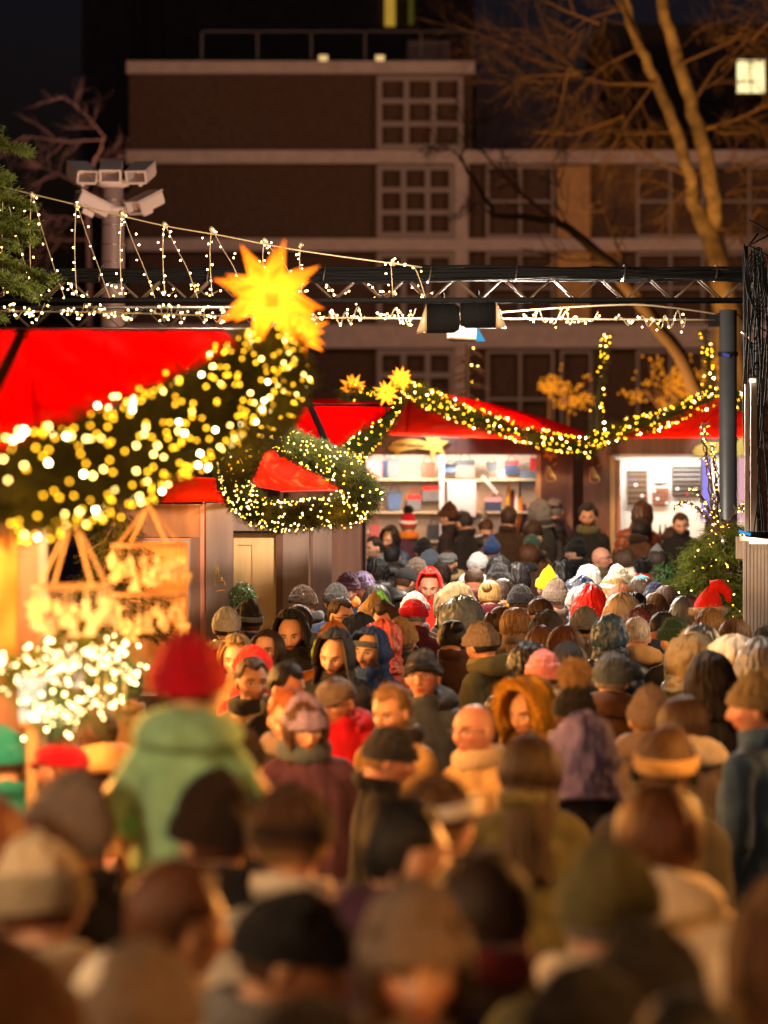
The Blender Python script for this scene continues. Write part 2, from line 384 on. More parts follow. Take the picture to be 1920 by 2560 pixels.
def hair_mesh(style, seed=0.0):
    d = abs
    if style == 'nape':
        def ue(a): return .66 + (.95 - .66) * sm(1.6, 1.9, d(a))
        V, F = drape(lambda a, u: .006 + .0015 * nn(a * 30, u * 3, seed), ue, 96, 20, thick=.006)
    elif style in ('short', 'quiff', 'fade', 'curly', 'grey'):
        th = {'short': .012, 'quiff': .016, 'fade': .010, 'curly': .026, 'grey': .010}[style]
        top = {'short': .010, 'quiff': .026, 'fade': .014, 'curly': .018, 'grey': .008}[style]
        low = {'short': .98, 'quiff': .92, 'fade': .80, 'curly': 1.0, 'grey': .95}[style]
        def ue(a):
            f = d(a); v = .40 + .06 * math.cos(a * 3)
            v = v + (.64 - v) * sm(.75, 1.15, f); v = v + (.66 - v) * sm(1.1, 1.3, f)
            return v + (low - v) * sm(1.72, 2.05, f) + .015 * nn(a * 9, seed)
        def off(a, u):
            t = th * (1 - .75 * sm(.55, .95, u)) + top * (1 - sm(.1, .6, u)) * (1.0 if style != 'quiff' else .6 + .6 * math.cos(a))
            amp = .012 if style == 'curly' else .0025
            fr = 5 if style == 'curly' else 40
            t *= 1 - .7 * sm(.80, 1.0, u / max(ue(a), .01))
            return t + amp * nn(a * fr, u * (9 if style == 'curly' else 2.2), seed) + .003 * nn(a * 9, u * 7, seed + 5)
        V, F = drape(off, ue, 128, 32, thick=.012)
    elif style in ('long', 'longloose', 'bob'):
        end = {'long': 1.85, 'longloose': 2.15, 'bob': 1.30}[style]
        def ue(a):
            f = d(a); v = .42 - .05 * math.cos(a * 2)
            return v + (end - v) * sm(.72, 1.15, f) + .10 * nn(a * 6, seed) * sm(1.2, 1.5, f)
        def off(a, u):
            return .016 + .012 * sm(.2, .9, u) + .004 * nn(a * 12, u * 1.2, seed) + .0025 * nn(a * 60, u * 1.5, seed) - .006 * math.exp(-(a / .05) ** 2) * (u < .6)
        V, F = drape(off, ue, 160, 48, drop=.30, flare=lambda a, t: (1 + .28 * t + .05 * nn(a * 5, t * 3, seed), 1.0 + .1 * t), thick=.02)
    elif style in ('ponytail', 'bun'):
        def ue(a):
            f = d(a); v = .42
            return v + (.98 - v) * sm(.9, 1.4, f)
        off = lambda a, u: .010 + .003 * nn(a * 30, u * 1.5, seed)
        V, F = drape(off, ue, 128, 32); V = V.tolist(); mb = MB(); mb.add(V, F)
        if style == 'bun': mb.ball((0, -.115, .065), (.04, .035, .038), 16, 10)
        else: mb.tube([(0, -.10, .06), (0, -.14, .06), (0, -.16, .01), (.005, -.155, -.08), (.01, -.14, -.17), (.01, -.13, -.23)], [.02, .026, .034, .036, .028, .008], 14)
        V, F = mb.v, mb.f
    V = np.asarray(V); rs = np.random.RandomState(int(seed * 10) + 3); ix = rs.randint(0, len(V) // 2, 420); Pn = V[ix]; Dn = Pn / (np.linalg.norm(Pn, axis=1, keepdims=True) + 1e-6); Dn[:, 2] -= .5
    V2, F2 = spiky(Pn, Dn, .022, .0007, 1, 9); b0 = len(V); V = list(map(tuple, V)) + [tuple(v) for v in V2]; F = list(F) + [tuple(i + b0 for i in f) for f in F2]
    return meshnp('hair', V, F)
def beanie_mesh(kind, seed=0.0):
    ht = {'beanie': .012, 'tall': .050, 'slouch': .030, 'point': .055, 'cap0': .006}[kind]
    def ue(a): return .70 + .13 * (1 - math.cos(a)) / 2 + .006 * nn(a * 4, seed)
    def off(a, u):
        cuff = .008 * sm(.50, .53, u) * (1 - .4 * sm(.72, .78, u))
        rib = .0011 * math.cos(a * 36) * (sm(.05, .2, u))
        return .012 + cuff + rib + .011 * nn(a * 2.5 + 7, u * 6, seed) * (1 - sm(.5, .6, u)) + .004 * nn(a * 6, u * 13, seed + 3)
    def mv(p, U):
        k = np.clip(1 - U / .5, 0, 1)
        p = p.copy(); 
        if kind == 'point': p[..., 2] += ht * k ** 1.6; p[..., 0] *= 1 - .12 * k; p[..., 1] = p[..., 1] - .02 * k
        else: p[..., 2] += ht * np.sqrt(k) ; 
        if kind in ('slouch', 'tall'): p[..., 1] -= .030 * k
        return p
    V, F = drape(off, ue, 144, 34, move=mv); return meshnp('beanie', V, F)
def hood_mesh(kind, seed=0.0):
    wide = {'hood': .034, 'bighood': .052, 'tighthood': .022}[kind]
    op = 1.15 if kind != 'bighood' else .95
    def ue(a):
        f = abs(a); v = .33
        return v + (1.75 - v) * sm(op - .25, op + .15, f)
    def off(a, u):
        rim = .010 * math.exp(-((u / ue(a) - .96) / .04) ** 2)
        seam = .004 * math.exp(-((abs(a) - math.pi) / .08) ** 2) + .004 * math.exp(-(a / .06) ** 2)
        return wide + .010 * sm(.5, 1.2, u) + rim + seam + .014 * nn(a * 2.2, u * 4.5, seed) + .009 * nn(a * 6, u * 9, seed) + .004 * nn(a * 14, u * 20, seed)
    def mv(p, U):
        p = p.copy(); k = np.clip(1 - U / .75, 0, 1); fr = np.clip(p[..., 1] / .1, 0, 1)
        p[..., 2] += .014 * k; p[..., 1] += .022 * fr * (U < 1) - .022 * k * (p[..., 1] < 0.02)
        return p
    V, F = drape(off, ue, 112, 44, drop=.16, thick=.014, move=mv, flare=lambda a, t: (1 + .30 * t, 1 + .14 * t)); return meshnp('hood', V, F)
def spiky(points, normals, L, wd, per, seed=1, droop=0.0):
    "fur: thin curved tufts"
    rs = np.random.RandomState(seed); V = []; F = []
    for p, n in zip(points, normals):
        for _ in range(per):
            q = np.array(p) + rs.normal(0, 1, 3) * .010; d = np.array(n) + rs.normal(0, .55, 3); d /= np.linalg.norm(d); l = L * rs.uniform(.5, 1.15)
            s = np.cross(d, rs.normal(0, 1, 3)); s /= np.linalg.norm(s) + 1e-9; s *= wd
            b = len(V); V += [q - s, q + s, q + d * l * .6 + s * .7 - np.array([0, 0, droop * l * .2]), q + d * l - np.array([0, 0, droop * l * .6])]; F += [(b, b + 1, b + 2), (b, b + 2, b + 3)]
    return V, F
def furrim_mesh():
    pts = []; nor = []
    for i in range(60):
        t = i / 59; a = math.pi * (1.32 * t - .16)       # arch round the face opening
        x = math.cos(a) * .112; z = .02 + math.sin(a) * .145; y = .075 + .02 * math.sin(a)
        pts.append((x, y, z)); nor.append((math.cos(a) * .9, .45, math.sin(a) * .9))
    mb = MB(); mb.tube(pts, .020, 8); V, F = spiky(pts, nor, .034, .0013, 80); mb.add(V, F); return mb.mesh('fur_trim', True)
def furcollar_mesh():
    pts = []; nor = []
    for i in range(60):
        a = math.pi * 2 * i / 60
        pts.append((math.sin(a) * .125, -.045 - math.cos(a) * .105, 1.49 + .03 * math.cos(a))); nor.append((math.sin(a), -math.cos(a), .5))
    mb = MB(); mb.tube(pts + pts[:1], .030, 8); V, F = spiky(pts, nor, .042, .0014, 80, 3); mb.add(V, F); return mb.mesh('fur_collar', True)
def pompom_mesh(r=.042):
    rs = np.random.RandomState(4); D = rs.normal(0, 1, (260, 3)); D /= np.linalg.norm(D, axis=1, keepdims=True)
    mb = MB(); mb.ball((0, 0, 0), r * .8, 14, 10); V, F = spiky(D * r * .7, D, r * .5, .0018, 16, 5); mb.add(V, F); return mb.mesh('pompom', True)
def hooddown_mesh():
    mb = MB(); V = []; n, m = 40, 16
    for i in range(n):
        t = i / (n - 1); a = math.pi * (1.5 * t + .25); back = math.sin(math.pi * t)
        cx, cy = .118 * math.sin(a + math.pi) * (1 + .1 * back), -.03 - .105 * -math.cos(a) * 1.0
        cy = -.03 + .112 * math.cos(a)
        r = .028 + .040 * back
        for j in range(m):
            b = 2 * math.pi * j / m
            V.append((-(cx) * (1 + r * math.cos(b) / .118), cy + (cy + .03) * r * math.cos(b) / .112 - .01 * back, 1.475 + .035 * back + r * .95 * math.sin(b) - .035 * back * (math.cos(b) > 0) * math.cos(b)))
    F = [(i * m + j, (i + 1) * m + j, (i + 1) * m + (j + 1) % m, i * m + (j + 1) % m) for i in range(n - 1) for j in range(m)]
    F += [tuple(range(m))[::-1], tuple((n - 1) * m + j for j in range(m))]
    mb.add(V, F); me = mb.mesh('hood', True); displace(me, lambda V: .014 * nz(V, 12) + .006 * nz(V, 30)); return me
def scarf_mesh():
    n, m = 60, 14; V = []
    for i in range(n):
        a = 2 * math.pi * i / n
        for j in range(m):
            b = 2 * math.pi * j / m; k = 1 + .18 * nn(math.cos(a) * 3, math.sin(a) * 3, j * .4)
            V.append(((.098 + .034 * k * math.cos(b)) * math.sin(a), -.03 + (.095 + .034 * k * math.cos(b)) * math.cos(a), 1.50 + .046 * k * math.sin(b) - .01 * math.cos(a)))
    F = [(i * m + j, ((i + 1) % n) * m + j, ((i + 1) % n) * m + (j + 1) % m, i * m + (j + 1) % m) for i in range(n) for j in range(m)]
    return meshnp('scarf', V, F)
def backpack_mesh():
    mb = MB(); V = []
    for i, (z, w, d) in enumerate(((.93, .10, .03), (.95, .145, .07), (1.1, .155, .085), (1.28, .145, .075), (1.37, .115, .05), (1.40, .06, .02))): pass
    loft(mb, [(0, -.235, z, w, d) for z, w, d in ((.93, .10, .03), (.95, .145, .07), (1.1, .155, .085), (1.28, .145, .075), (1.37, .115, .05), (1.40, .06, .02))])
    loft(mb, [(0, -.315, z, w, d) for z, w, d in ((.97, .09, .02), (1.0, .11, .035), (1.14, .11, .035), (1.17, .09, .02))])
    for sx in (-1, 1): mb.tube([(sx * .09, -.17, 1.34), (sx * .125, -.12, 1.455), (sx * .13, -.02, 1.478), (sx * .13, .09, 1.42), (sx * .13, .155, 1.28), (sx * .15, .12, 1.08), (sx * .15, -.15, 1.0)], .020, 8)
    return mb.mesh('backpack', True)
def cap_mesh():
    ue = lambda a: .66 + .05 * (1 - math.cos(a)) / 2
    V, F = drape(lambda a, u: .012 + .0015 * (abs(math.sin(a * 3)) < .08) + .004 * (1 - u), ue, 96, 26); mb = MB(); mb.add(V, F)
    n = 20; top = []
    for i in range(n + 1):
        a = R(-58 + 116 * i / n)
        for j in range(5):
            t = j / 4; x = math.sin(a) * (.086 + .0 * t); y = math.cos(a) * .098 + t * .078 * math.cos(a * 1.35) ; top.append((x * (1 - .08 * t), y, .040 - .018 * t - .02 * math.sin(a) ** 2 + .003))
    b = [(x, y, z - .006) for x, y, z in top]; k = len(top)
    F2 = [(i * 5 + j, (i + 1) * 5 + j, (i + 1) * 5 + j + 1, i * 5 + j + 1) for i in range(n) for j in range(4)]
    F2 += [tuple(q + k for q in f[::-1]) for f in F2] + [(i * 5 + 4, (i + 1) * 5 + 4, (i + 1) * 5 + 4 + k, i * 5 + 4 + k) for i in range(n)]
    mb.add(top + b, F2); return mb.mesh('baseball_cap', True)
def flatcap_mesh():
    ue = lambda a: .62 + .06 * (1 - math.cos(a)) / 2
    def mv(p, U):
        p = p.copy(); k = np.sin(np.clip(U / .62, 0, 1) * math.pi); f = np.clip(p[..., 1] / .1, -1, 1)
        p[..., 0] *= 1 + .16 * k; p[..., 1] += .030 * k * np.clip(f, 0, 1); p[..., 2] -= .012 * (1 - U / .62) + .004 * k; return p
    V, F = drape(lambda a, u: .013 + .004 * nn(a * 3, u * 5), ue, 96, 26, move=mv); mb = MB(); mb.add(V, F)
    n = 16; top = []
    for i in range(n + 1):
        a = R(-50 + 100 * i / n)
        for j in range(4): t = j / 3; top.append((math.sin(a) * .092, math.cos(a) * .105 + t * .04 * math.cos(a * 1.6), .044 - .014 * t))
    b = [(x, y, z - .007) for x, y, z in top]; k = len(top)
    F2 = [(i * 4 + j, (i + 1) * 4 + j, (i + 1) * 4 + j + 1, i * 4 + j + 1) for i in range(n) for j in range(3)]
    F2 += [tuple(q + k for q in f[::-1]) for f in F2] + [(i * 4 + 3, (i + 1) * 4 + 3, (i + 1) * 4 + 3 + k, i * 4 + 3 + k) for i in range(n)]
    mb.add(top + b, F2); return mb.mesh('flat_cap', True)
def santa_mesh():
    ue = lambda a: .60 + .06 * (1 - math.cos(a)) / 2
    def mv(p, U):
        p = p.copy(); k = np.clip(1 - U / .55, 0, 1); p[..., 2] += .055 * np.sqrt(k) ; p[..., 0] += .035 * k; p[..., 1] -= .02 * k; return p
    V, F = drape(lambda a, u: .013 + .010 * nn(a * 2, u * 5, 2), ue, 96, 26, move=mv); mb = MB(); mb.add(V, F)
    mb.tube([(.03, -.03, .175), (.08, -.05, .185), (.115, -.07, .14), (.125, -.085, .07)], [.05, .044, .032, .014], 14)
    return mb.mesh('santa_hat', True)
def band_ring(zf, zb, r, tube, fur=False, squash=1.5):
    pts = []; nor = []
    for i in range(72):
        a = 2 * math.pi * i / 72; t = (1 + math.cos(a)) / 2; z = zb + (zf - zb) * t
        el = math.asin(max(-.99, min(.99, z / .119))); Q = head_pts(dirs(np.array([a]), np.array([el])))[0]
        dxy = np.array([Q[0], Q[1]]); L = np.linalg.norm(dxy); Q = Q.copy(); Q[:2] = dxy * (L + r) / L
        pts.append(tuple(Q)); nor.append((math.sin(a), math.cos(a), .15))
    n, m = 72, 10; V = []
    for i in range(n):
        p = np.array(pts[i]); o = np.array(nor[i])
        for j in range(m):
            b = 2 * math.pi * j / m; V.append(p + o * tube * math.cos(b) + np.array([0, 0, tube * squash * math.sin(b)]))
    F = [(i * m + j, ((i + 1) % n) * m + j, ((i + 1) % n) * m + (j + 1) % m, i * m + (j + 1) % m) for i in range(n) for j in range(m)]
    mb = MB(); mb.add(V, F)
    if fur: V2, F2 = spiky(pts, nor, .022, .0016, 80, 8); mb.add(V2, F2)
    return mb.mesh('band', True)
def glasses_mesh():
    mb = MB()
    for sx in (-1, 1):
        c = Vector((sx * .033, .100, .000)); mb.tube([c + Vector((.0245 * math.cos(t), -.10 * abs(.0245 * math.cos(t)) * 0, .019 * math.sin(t))) for t in np.linspace(0, 2 * math.pi, 21)], .0019, 6, False)
        mb.tube([(sx * .057, .098, .006), (sx * .080, .05, .008), (sx * .084, -.012, .004)], .0018, 6)
    mb.tube([(-.009, .102, .005), (0, .105, .008), (.009, .102, .005)], .0017, 6)
    return mb.mesh('glasses', True)
def earmuff_mesh():
    mb = MB()
    for sx in (-1, 1): mb.ball((sx * .094, -.005, -.005), (.022, .036, .040), 14, 10)
    mb.tube([(math.cos(t) * .094, -.005, math.sin(t) * .136) for t in np.linspace(.1, math.pi - .1, 20)], .010, 8)
    return mb.mesh('earmuffs', True)

_MESH = {}
def G(key, fn):
    if key not in _MESH: _MESH[key] = fn()
    return _MESH[key]
# colours: base colours of cloth, hair and skin
C = dict(black=(.012, .012, .014), charcoal=(.035, .035, .038), dark=(.022, .018, .020), grey=(.16, .16, .165), lgrey=(.42, .43, .44), slate=(.075, .10, .135),
         bluegrey=(.13, .18, .24), navy=(.018, .03, .075), blue=(.03, .07, .24), denim=(.04, .09, .20), teal=(.012, .045, .05), dgreen=(.02, .055, .045), green=(.30, .56, .34),
         lime=(.36, .50, .02), knitgreen=(.12, .42, .03), olive=(.10, .095, .045), khaki=(.24, .18, .09), tan=(.42, .28, .13), camel=(.42, .26, .105), beige=(.50, .40, .27), cream=(.70, .62, .50),
         white=(.80, .80, .80), taupe=(.20, .155, .13), brown=(.075, .035, .018), dbrown=(.030, .016, .010), rust=(.22, .06, .02), orange=(.65, .20, .02), mustard=(.50, .26, .02), yellow=(.80, .75, .02),
         red=(.60, .008, .008), dred=(.50, .006, .02), scarlet=(.85, .022, .012), maroon=(.10, .012, .02), pink=(.72, .25, .25), coral=(.80, .16, .14), lilac=(.22, .18, .34), plum=(.07, .03, .06), stripe=(.3, .6, .65),
         blond=(.42, .26, .09), dblond=(.22, .125, .05), ginger=(.26, .075, .02), auburn=(.085, .03, .012), hbrown=(.055, .027, .013), hblack=(.010, .009, .010), silver=(.36, .34, .33), hgrey=(.18, .17, .165), tealb=(.02, .25, .24))
def cloth(c, kind='wool'):
    col = C[c]
    if kind == 'puffer': return mat('puffer_cloth_' + c, col, .45, 0, .15, 8, .25, 40, spec=.45)
    if kind == 'hair': return mat('hair_' + c, col, .55, 0, .6, 130, .6, 160, spec=.35, stretch=(1, 1, .10))
    if kind == 'fur': return mat('fur_' + c, col, .9, 0, .35, 50)
    if kind == 'knit': return mat('knit_' + c, col, .95, 0, .22, 90, .5, 160, sheen=.15, spec=.15)
    return mat('cloth_' + c, col, .85, 0, .18, 14, .3, 120, sheen=.05, spec=.25)
def skin(tone, beard):
    name = f'skin_{tone}_{beard}'
    if name in _M: return _M[name]
    base = {'fair': (.62, .36, .25), 'ruddy': (.64, .30, .20), 'tan': (.50, .27, .16)}[tone]
    m = bpy.data.materials.new(name); m.use_nodes = True; nt = m.node_tree; b = nt.nodes['Principled BSDF']
    b.inputs['Roughness'].default_value = .48; b.inputs['Subsurface Weight'].default_value = 0.0; b.inputs['Specular IOR Level'].default_value = .4
    at = N(nt, 'ShaderNodeAttribute', attribute_name='hc'); sp = N(nt, 'ShaderNodeSeparateXYZ'); nt.links.new(at.outputs['Vector'], sp.inputs[0])
    def mth(op, a, bb=None, cl=False):
        n = N(nt, 'ShaderNodeMath', operation=op); n.use_clamp = cl
        for i, v in enumerate((a, bb)):
            if v is None: continue
            if isinstance(v, (int, float)): n.inputs[i].default_value = v
            else: nt.links.new(v, n.inputs[i])
        return n.outputs[0]
    X, Y, Z = sp.outputs; AX = mth('ABSOLUTE', X)
    front = mth('GREATER_THAN', Y, .045)
    def ell(cx, cz, rx, rz, soft=.25, ax=AX, q=0.0):
        zz = mth('SUBTRACT', Z, cz)
        if q: zz = mth('ADD', zz, mth('MULTIPLY', mth('POWER', mth('SUBTRACT', ax, cx), 2.0), q))
        d = mth('ADD', mth('POWER', mth('DIVIDE', mth('SUBTRACT', ax, cx), rx), 2.0), mth('POWER', mth('DIVIDE', zz, rz), 2.0))
        v = mth('DIVIDE', mth('SUBTRACT', 1 + soft, d), 2 * soft, True)
        return mth('MULTIPLY', v, front)
    cur = None
    nzt = N(nt, 'ShaderNodeTexNoise'); nzt.inputs['Scale'].default_value = 28; nt.links.new(at.outputs['Vector'], nzt.inputs[0])
    mx = N(nt, 'ShaderNodeMixRGB'); mx.inputs[1].default_value = (*[c * .88 for c in base], 1); mx.inputs[2].default_value = (*[min(1, c * 1.1) for c in base], 1); nt.links.new(nzt.outputs[0], mx.inputs[0]); cur = mx.outputs[0]
    def over(mask, col, k=1.0):
        nonlocal cur
        n = N(nt, 'ShaderNodeMixRGB'); n.inputs[2].default_value = (*col, 1); nt.links.new(cur, n.inputs[1])
        nt.links.new(mth('MULTIPLY', mask, k) if k != 1 else mask, n.inputs[0]); cur = n.outputs[0]
    over(ell(.045, -.03, .022, .018, .6), (base[0] * 1.05, base[1] * .72, base[2] * .68), .6)
    over(ell(0, -.038, .018, .012, .6), (base[0] * 1.05, base[1] * .75, base[2] * .7), .5)
    bc = {'n': None, 'b': (.035, .018, .010), 's': (.20, .11, .08), 'g': (.40, .35, .32), 'm': (.03, .016, .010)}[beard]
    if bc and beard != 'm':
        low = mth('DIVIDE', mth('SUBTRACT', -.040, mth('ADD', Z, mth('MULTIPLY', mth('SUBTRACT', AX, .035), -.9))), .012, True)
        fr = mth('DIVIDE', mth('SUBTRACT', Y, .0), .02, True)
        up = mth('DIVIDE', mth('SUBTRACT', Z, -.150), .01, True)
        over(mth('MULTIPLY', mth('MULTIPLY', low, fr), up), bc, .9 if beard != 's' else .5)
    if bc: over(ell(0, -.0525, .030, .0065, .4, q=6), bc, .9 if beard != 's' else .4)
    over(ell(0, -.0655, .023, .0085, .3), (base[0] * .8, base[1] * .36, base[2] * .36), .95)
    over(ell(0, -.0655, .022, .0015, .6), (.08, .02, .02), .8)
    br = (.06, .03, .018) if beard != 'g' else (.25, .2, .17)
    over(ell(.033, .0275, .021, .0050, .5, q=5), br, .95)
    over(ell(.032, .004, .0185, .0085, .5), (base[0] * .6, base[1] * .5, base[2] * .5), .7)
    over(ell(.032, .003, .0145, .0052, .25, q=6), (.62, .58, .55), .9)
    over(ell(.032, .003, .0052, .0056, .3), (.03, .022, .018))
    over(ell(.032, .0088, .0155, .0018, .5, q=8), (.03, .018, .014), .85)
    nt.links.new(cur, b.inputs['Base Color'])
    _M[name] = m; return m

WID = dict(beanie=.228, tall=.228, slouch=.232, point=.232, hood=.27, bighood=.31, tighthood=.245, cap=.22, flatcap=.23, santa=.27, curly=.24, long=.235, longloose=.235, bob=.235)
HATS = ('beanie', 'tall', 'slouch', 'point')
HOODS = ('hood', 'bighood', 'tighthood')
HAIRS = ('short', 'quiff', 'fade', 'curly', 'grey', 'long', 'longloose', 'bob', 'ponytail', 'bun')
def build_person(spec, loc, h, yaw, label, group, child=False, sx=1.0):
    "spec: words 'part.colour'; the person's parts hang under one Empty at the feet"
    words = [q.split('.') for q in spec.split()]
    D = {q[0]: (q[1] if len(q) > 1 else '') for q in words}
    h0 = hash_s(label + 'p'); pose = D.get('pose') or ('0', 'L', 'R', 'D', '0', 'E', 'F')[h0 % 7]; arms = 'phone' if 'phone' in D else 'side'
    seed = (hash_s(label) % 97) * .37
    root = empty('person', loc, label, 'person', group)
    k = h / 1.775; root.scale = (k, k, k); root.rotation_euler = (R((h0 // 7) % 5 - 2), R((h0 // 35) % 7 - 3), R(yaw + (h0 // 11) % 25 - 12))
    if child: root.rotation_euler = (0, 0, 0)
    if not child and not any(q[0] in HOODS + ('hooddown', 'furcollar', 'scarf') for q in words) and h0 % 5 < 3 and 'wool' not in D: words.append(['hooddown', D.get('puffer') or D.get('parka') or 'black'])
    if not child and not any(q[0] in HOODS + ('hooddown', 'furcollar', 'scarf') for q in words) and h0 % 3 == 0: words.append(['scarf', ('grey', 'charcoal', 'beige', 'maroon', 'slate')[h0 % 5]])
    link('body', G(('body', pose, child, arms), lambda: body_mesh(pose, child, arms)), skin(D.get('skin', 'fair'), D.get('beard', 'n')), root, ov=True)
    ck = next((c for c in ('puffer', 'parka', 'wool') if c in D), 'parka'); cc = D.get(ck, 'black')
    link('coat', G(('coat', ck, child, arms), lambda: coat_mesh(ck, child, arms)), cloth(cc, 'puffer' if ck == 'puffer' else 'wool'), root, ov=True)
    link('trousers', G(('tr', child), lambda: trouser_mesh(child)), cloth(('navy', 'black', 'charcoal', 'denim')[int(seed * 10) % 4]), root, ov=True)
    for s in (-1, 1): link('shoe', G(('shoe', s, child), lambda: shoe_mesh(s, child)), cloth(('black', 'dbrown', 'white')[int(seed * 7) % 3]), root, ov=True)
    M = head_matrix(pose)
    def onhead(name, me, m, T=None):
        o = link(name, me, m, root, ov=True); o.matrix_local = M @ T if T is not None else (M @ JT if name in ('beanie', 'hood') else M); return o
    v = int(seed * 3) % 3; JT = Matrix.Diagonal((1 + .05 * math.sin(h0), 1 + .05 * math.sin(h0 * 1.7), 1 + .07 * math.sin(h0 * 2.3), 1))
    if any(q[0] in HATS + ('cap', 'flatcap', 'santa') for q in words) and not any(q[0] in HAIRS + ('hair2',) for q in words): words.append(['hair2', ('hbrown', 'hblack', 'dblond', 'auburn', 'hgrey')[int(seed * 11) % 5]])
    for wd, c in [(q[0], q[1] if len(q) > 1 else '') for q in words]:
        if wd in HAIRS: onhead('hair', G(('hair', wd, v), lambda: hair_mesh(wd, v * 3.3 + 1)), cloth(c, 'hair'))
        elif wd in HATS: onhead('beanie', G(('bn', wd, v), lambda: beanie_mesh(wd, v * 2.7 + 1)), cloth(c, 'knit') if c != 'stripe' else stripe_mat())
        elif wd in HOODS: onhead('hood', G(('hd', wd, v), lambda: hood_mesh(wd, v * 2.1 + 1)), cloth(c, 'puffer' if ck == 'puffer' or 'shiny' in D else 'wool'))
        elif wd == 'cap': onhead('cap', G('cap', cap_mesh), cloth(c))
        elif wd == 'flatcap': onhead('flat_cap', G('flatcap', flatcap_mesh), cloth(c, 'knit'))
        elif wd == 'santa': onhead('santa_hat', G('santa', santa_mesh), cloth(c, 'knit')); onhead('hat_trim', G('strim', lambda: band_ring(.045, .01, .014, .017, True)), cloth('cream', 'fur'))
        elif wd == 'band': onhead('headband', G('band', lambda: band_ring(.050, .012, .018, .010, False, 2.8)), cloth(c, 'knit'))
        elif wd == 'hatband': onhead('hat_band', G('hband', lambda: band_ring(.062, .030, .022, .006, False, 3.2)), cloth(c, 'knit'))
        elif wd == 'muffs': onhead('earmuffs', G('muffs', earmuff_mesh), cloth(c, 'fur'))
        elif wd == 'pompom': onhead('pompom', G('pom', pompom_mesh), cloth(c, 'fur'), Matrix.Translation((0, -.02, .175)))
        elif wd == 'bigpom': onhead('pompom', G('pomb', lambda: pompom_mesh(.068)), cloth(c, 'fur'), Matrix.Translation((0, -.02, .19)))
        elif wd == 'furrim': onhead('fur_trim', G('furrim', furrim_mesh), cloth(c, 'fur'))
        elif wd == 'glasses': onhead('glasses', G('glasses', glasses_mesh), mat('glasses_frame', (.02, .02, .022), .3))
        elif wd == 'furcollar': link('fur_collar', G('fcol', furcollar_mesh), cloth(c, 'fur'), root, ov=True)
        elif wd == 'hooddown': link('hood', G('hdown', hooddown_mesh), cloth(c, 'puffer' if ck == 'puffer' else 'wool'), root, ov=True)
        elif wd == 'backpack': link('backpack', G('bpk', backpack_mesh), cloth(c, 'puffer'), root, ov=True)
        elif wd == 'scarf': link('scarf', G('scarf', scarf_mesh), cloth(c, 'knit'), root, ov=True)
        elif wd == 'hair2': onhead('hair', G(('hair', 'nape', v), lambda: hair_mesh('nape', v * 3.3 + 1)), cloth(c, 'hair'))
    return root
def hash_s(s):
    h = 7
    for ch in s: h = (h * 31 + ord(ch)) % 1000003
    return h
def stripe_mat():
    if 'striped_knit' in _M: return _M['striped_knit']
    m = mat('striped_knit', (.5, .5, .5), .9, bump=.4, bscale=150); nt = m.node_tree; b = nt.nodes['Principled BSDF']
    tc = N(nt, 'ShaderNodeTexCoord'); sp = N(nt, 'ShaderNodeSeparateXYZ'); nt.links.new(tc.outputs['Object'], sp.inputs[0])
    mr = N(nt, 'ShaderNodeMapRange'); mr.inputs[1].default_value = 0; mr.inputs[2].default_value = .14; nt.links.new(sp.outputs[2], mr.inputs[0])
    r = N(nt, 'ShaderNodeValToRGB'); r.color_ramp.interpolation = 'CONSTANT'; e = r.color_ramp.elements
    e[0].position = 0; e[0].color = (.75, .05, .12, 1); e[1].position = .25; e[1].color = (.8, .75, .75, 1)
    for p, c in ((.42, (.8, .28, .33, 1)), (.60, (.8, .78, .78, 1)), (.72, (.10, .52, .62, 1))): q = e.new(p); q.color = c
    nt.links.new(mr.outputs[0], r.inputs[0]); nt.links.new(r.outputs[0], b.inputs['Base Color']); return m
# ================================================================== materials of the place
M_conc = mat('concrete_band', (.42, .36, .33), .9, 0, .12, 3)
M_brick = mat('brown_brick', (.065, .036, .022), .9, 0, .35, 6, .3, 30, stretch=(1, 1, 3))
M_glass = mat('window_glass', (.015, .017, .02), .06, 0, spec=.8)
M_frame = mat('window_frame_paint', (.25, .215, .20), .7)
M_dark = mat('dark_facade', (.06, .055, .06), .9, 0, .3, 2)
M_steel = mat('black_truss_steel', (.012, .012, .012), .8, 0, .2, 12, spec=.06)
M_rub = mat('black_rubber_cable', (.008, .008, .008), .8, spec=.06)
M_alu = mat('bare_aluminium', (.45, .40, .34), .35, .9)
M_wire = mat('pale_wire', (.55, .42, .25), .4, .5)
M_wood = mat('brown_stained_wood', (.17, .082, .052), .6, 0, .3, 9, .2, 30, stretch=(1, 1, .1))
M_wood2 = mat('grey_brown_wood', (.20, .14, .115), .65, 0, .22, 9, .2, 30, stretch=(1, 1, .1))
M_pine = mat('pale_pine_board', (.56, .38, .17), .55, 0, .22, 7, .15, 25, stretch=(1, 1, .08))
M_shelf = mat('shelf_board', (.66, .50, .30), .6, 0, .1, 7)
M_white = mat('white_panel', (.80, .78, .74), .7)
M_cloth = mat('red_canopy_cloth', (.48, .002, .002), .9, 0, .35, 1.6, .4, 3, trans=((.95, .004, .003), .6), spec=.05)
M_clothg = mat('glossy_red_canopy', (.60, .025, .012), .22, 0, .15, 5, .9, 9, trans=((.9, .08, .02), .4), spec=.8)
M_needle = mat('fir_needles', (.040, .046, .009), .8, 0, .5, 6, spec=.08)
M_needle2 = mat('bright_fir_needles', (.095, .115, .016), .8, 0, .5, 6, spec=.08)
M_leaf = mat('box_leaves', (.05, .14, .03), .5, 0, .4, 30)
M_bark = mat('plane_bark', (.28, .20, .11), .9, 0, .5, 3.0, .4, 12)
M_bark2 = mat('dark_twig_bark', (.30, .17, .11), .9, 0, .3, 8)
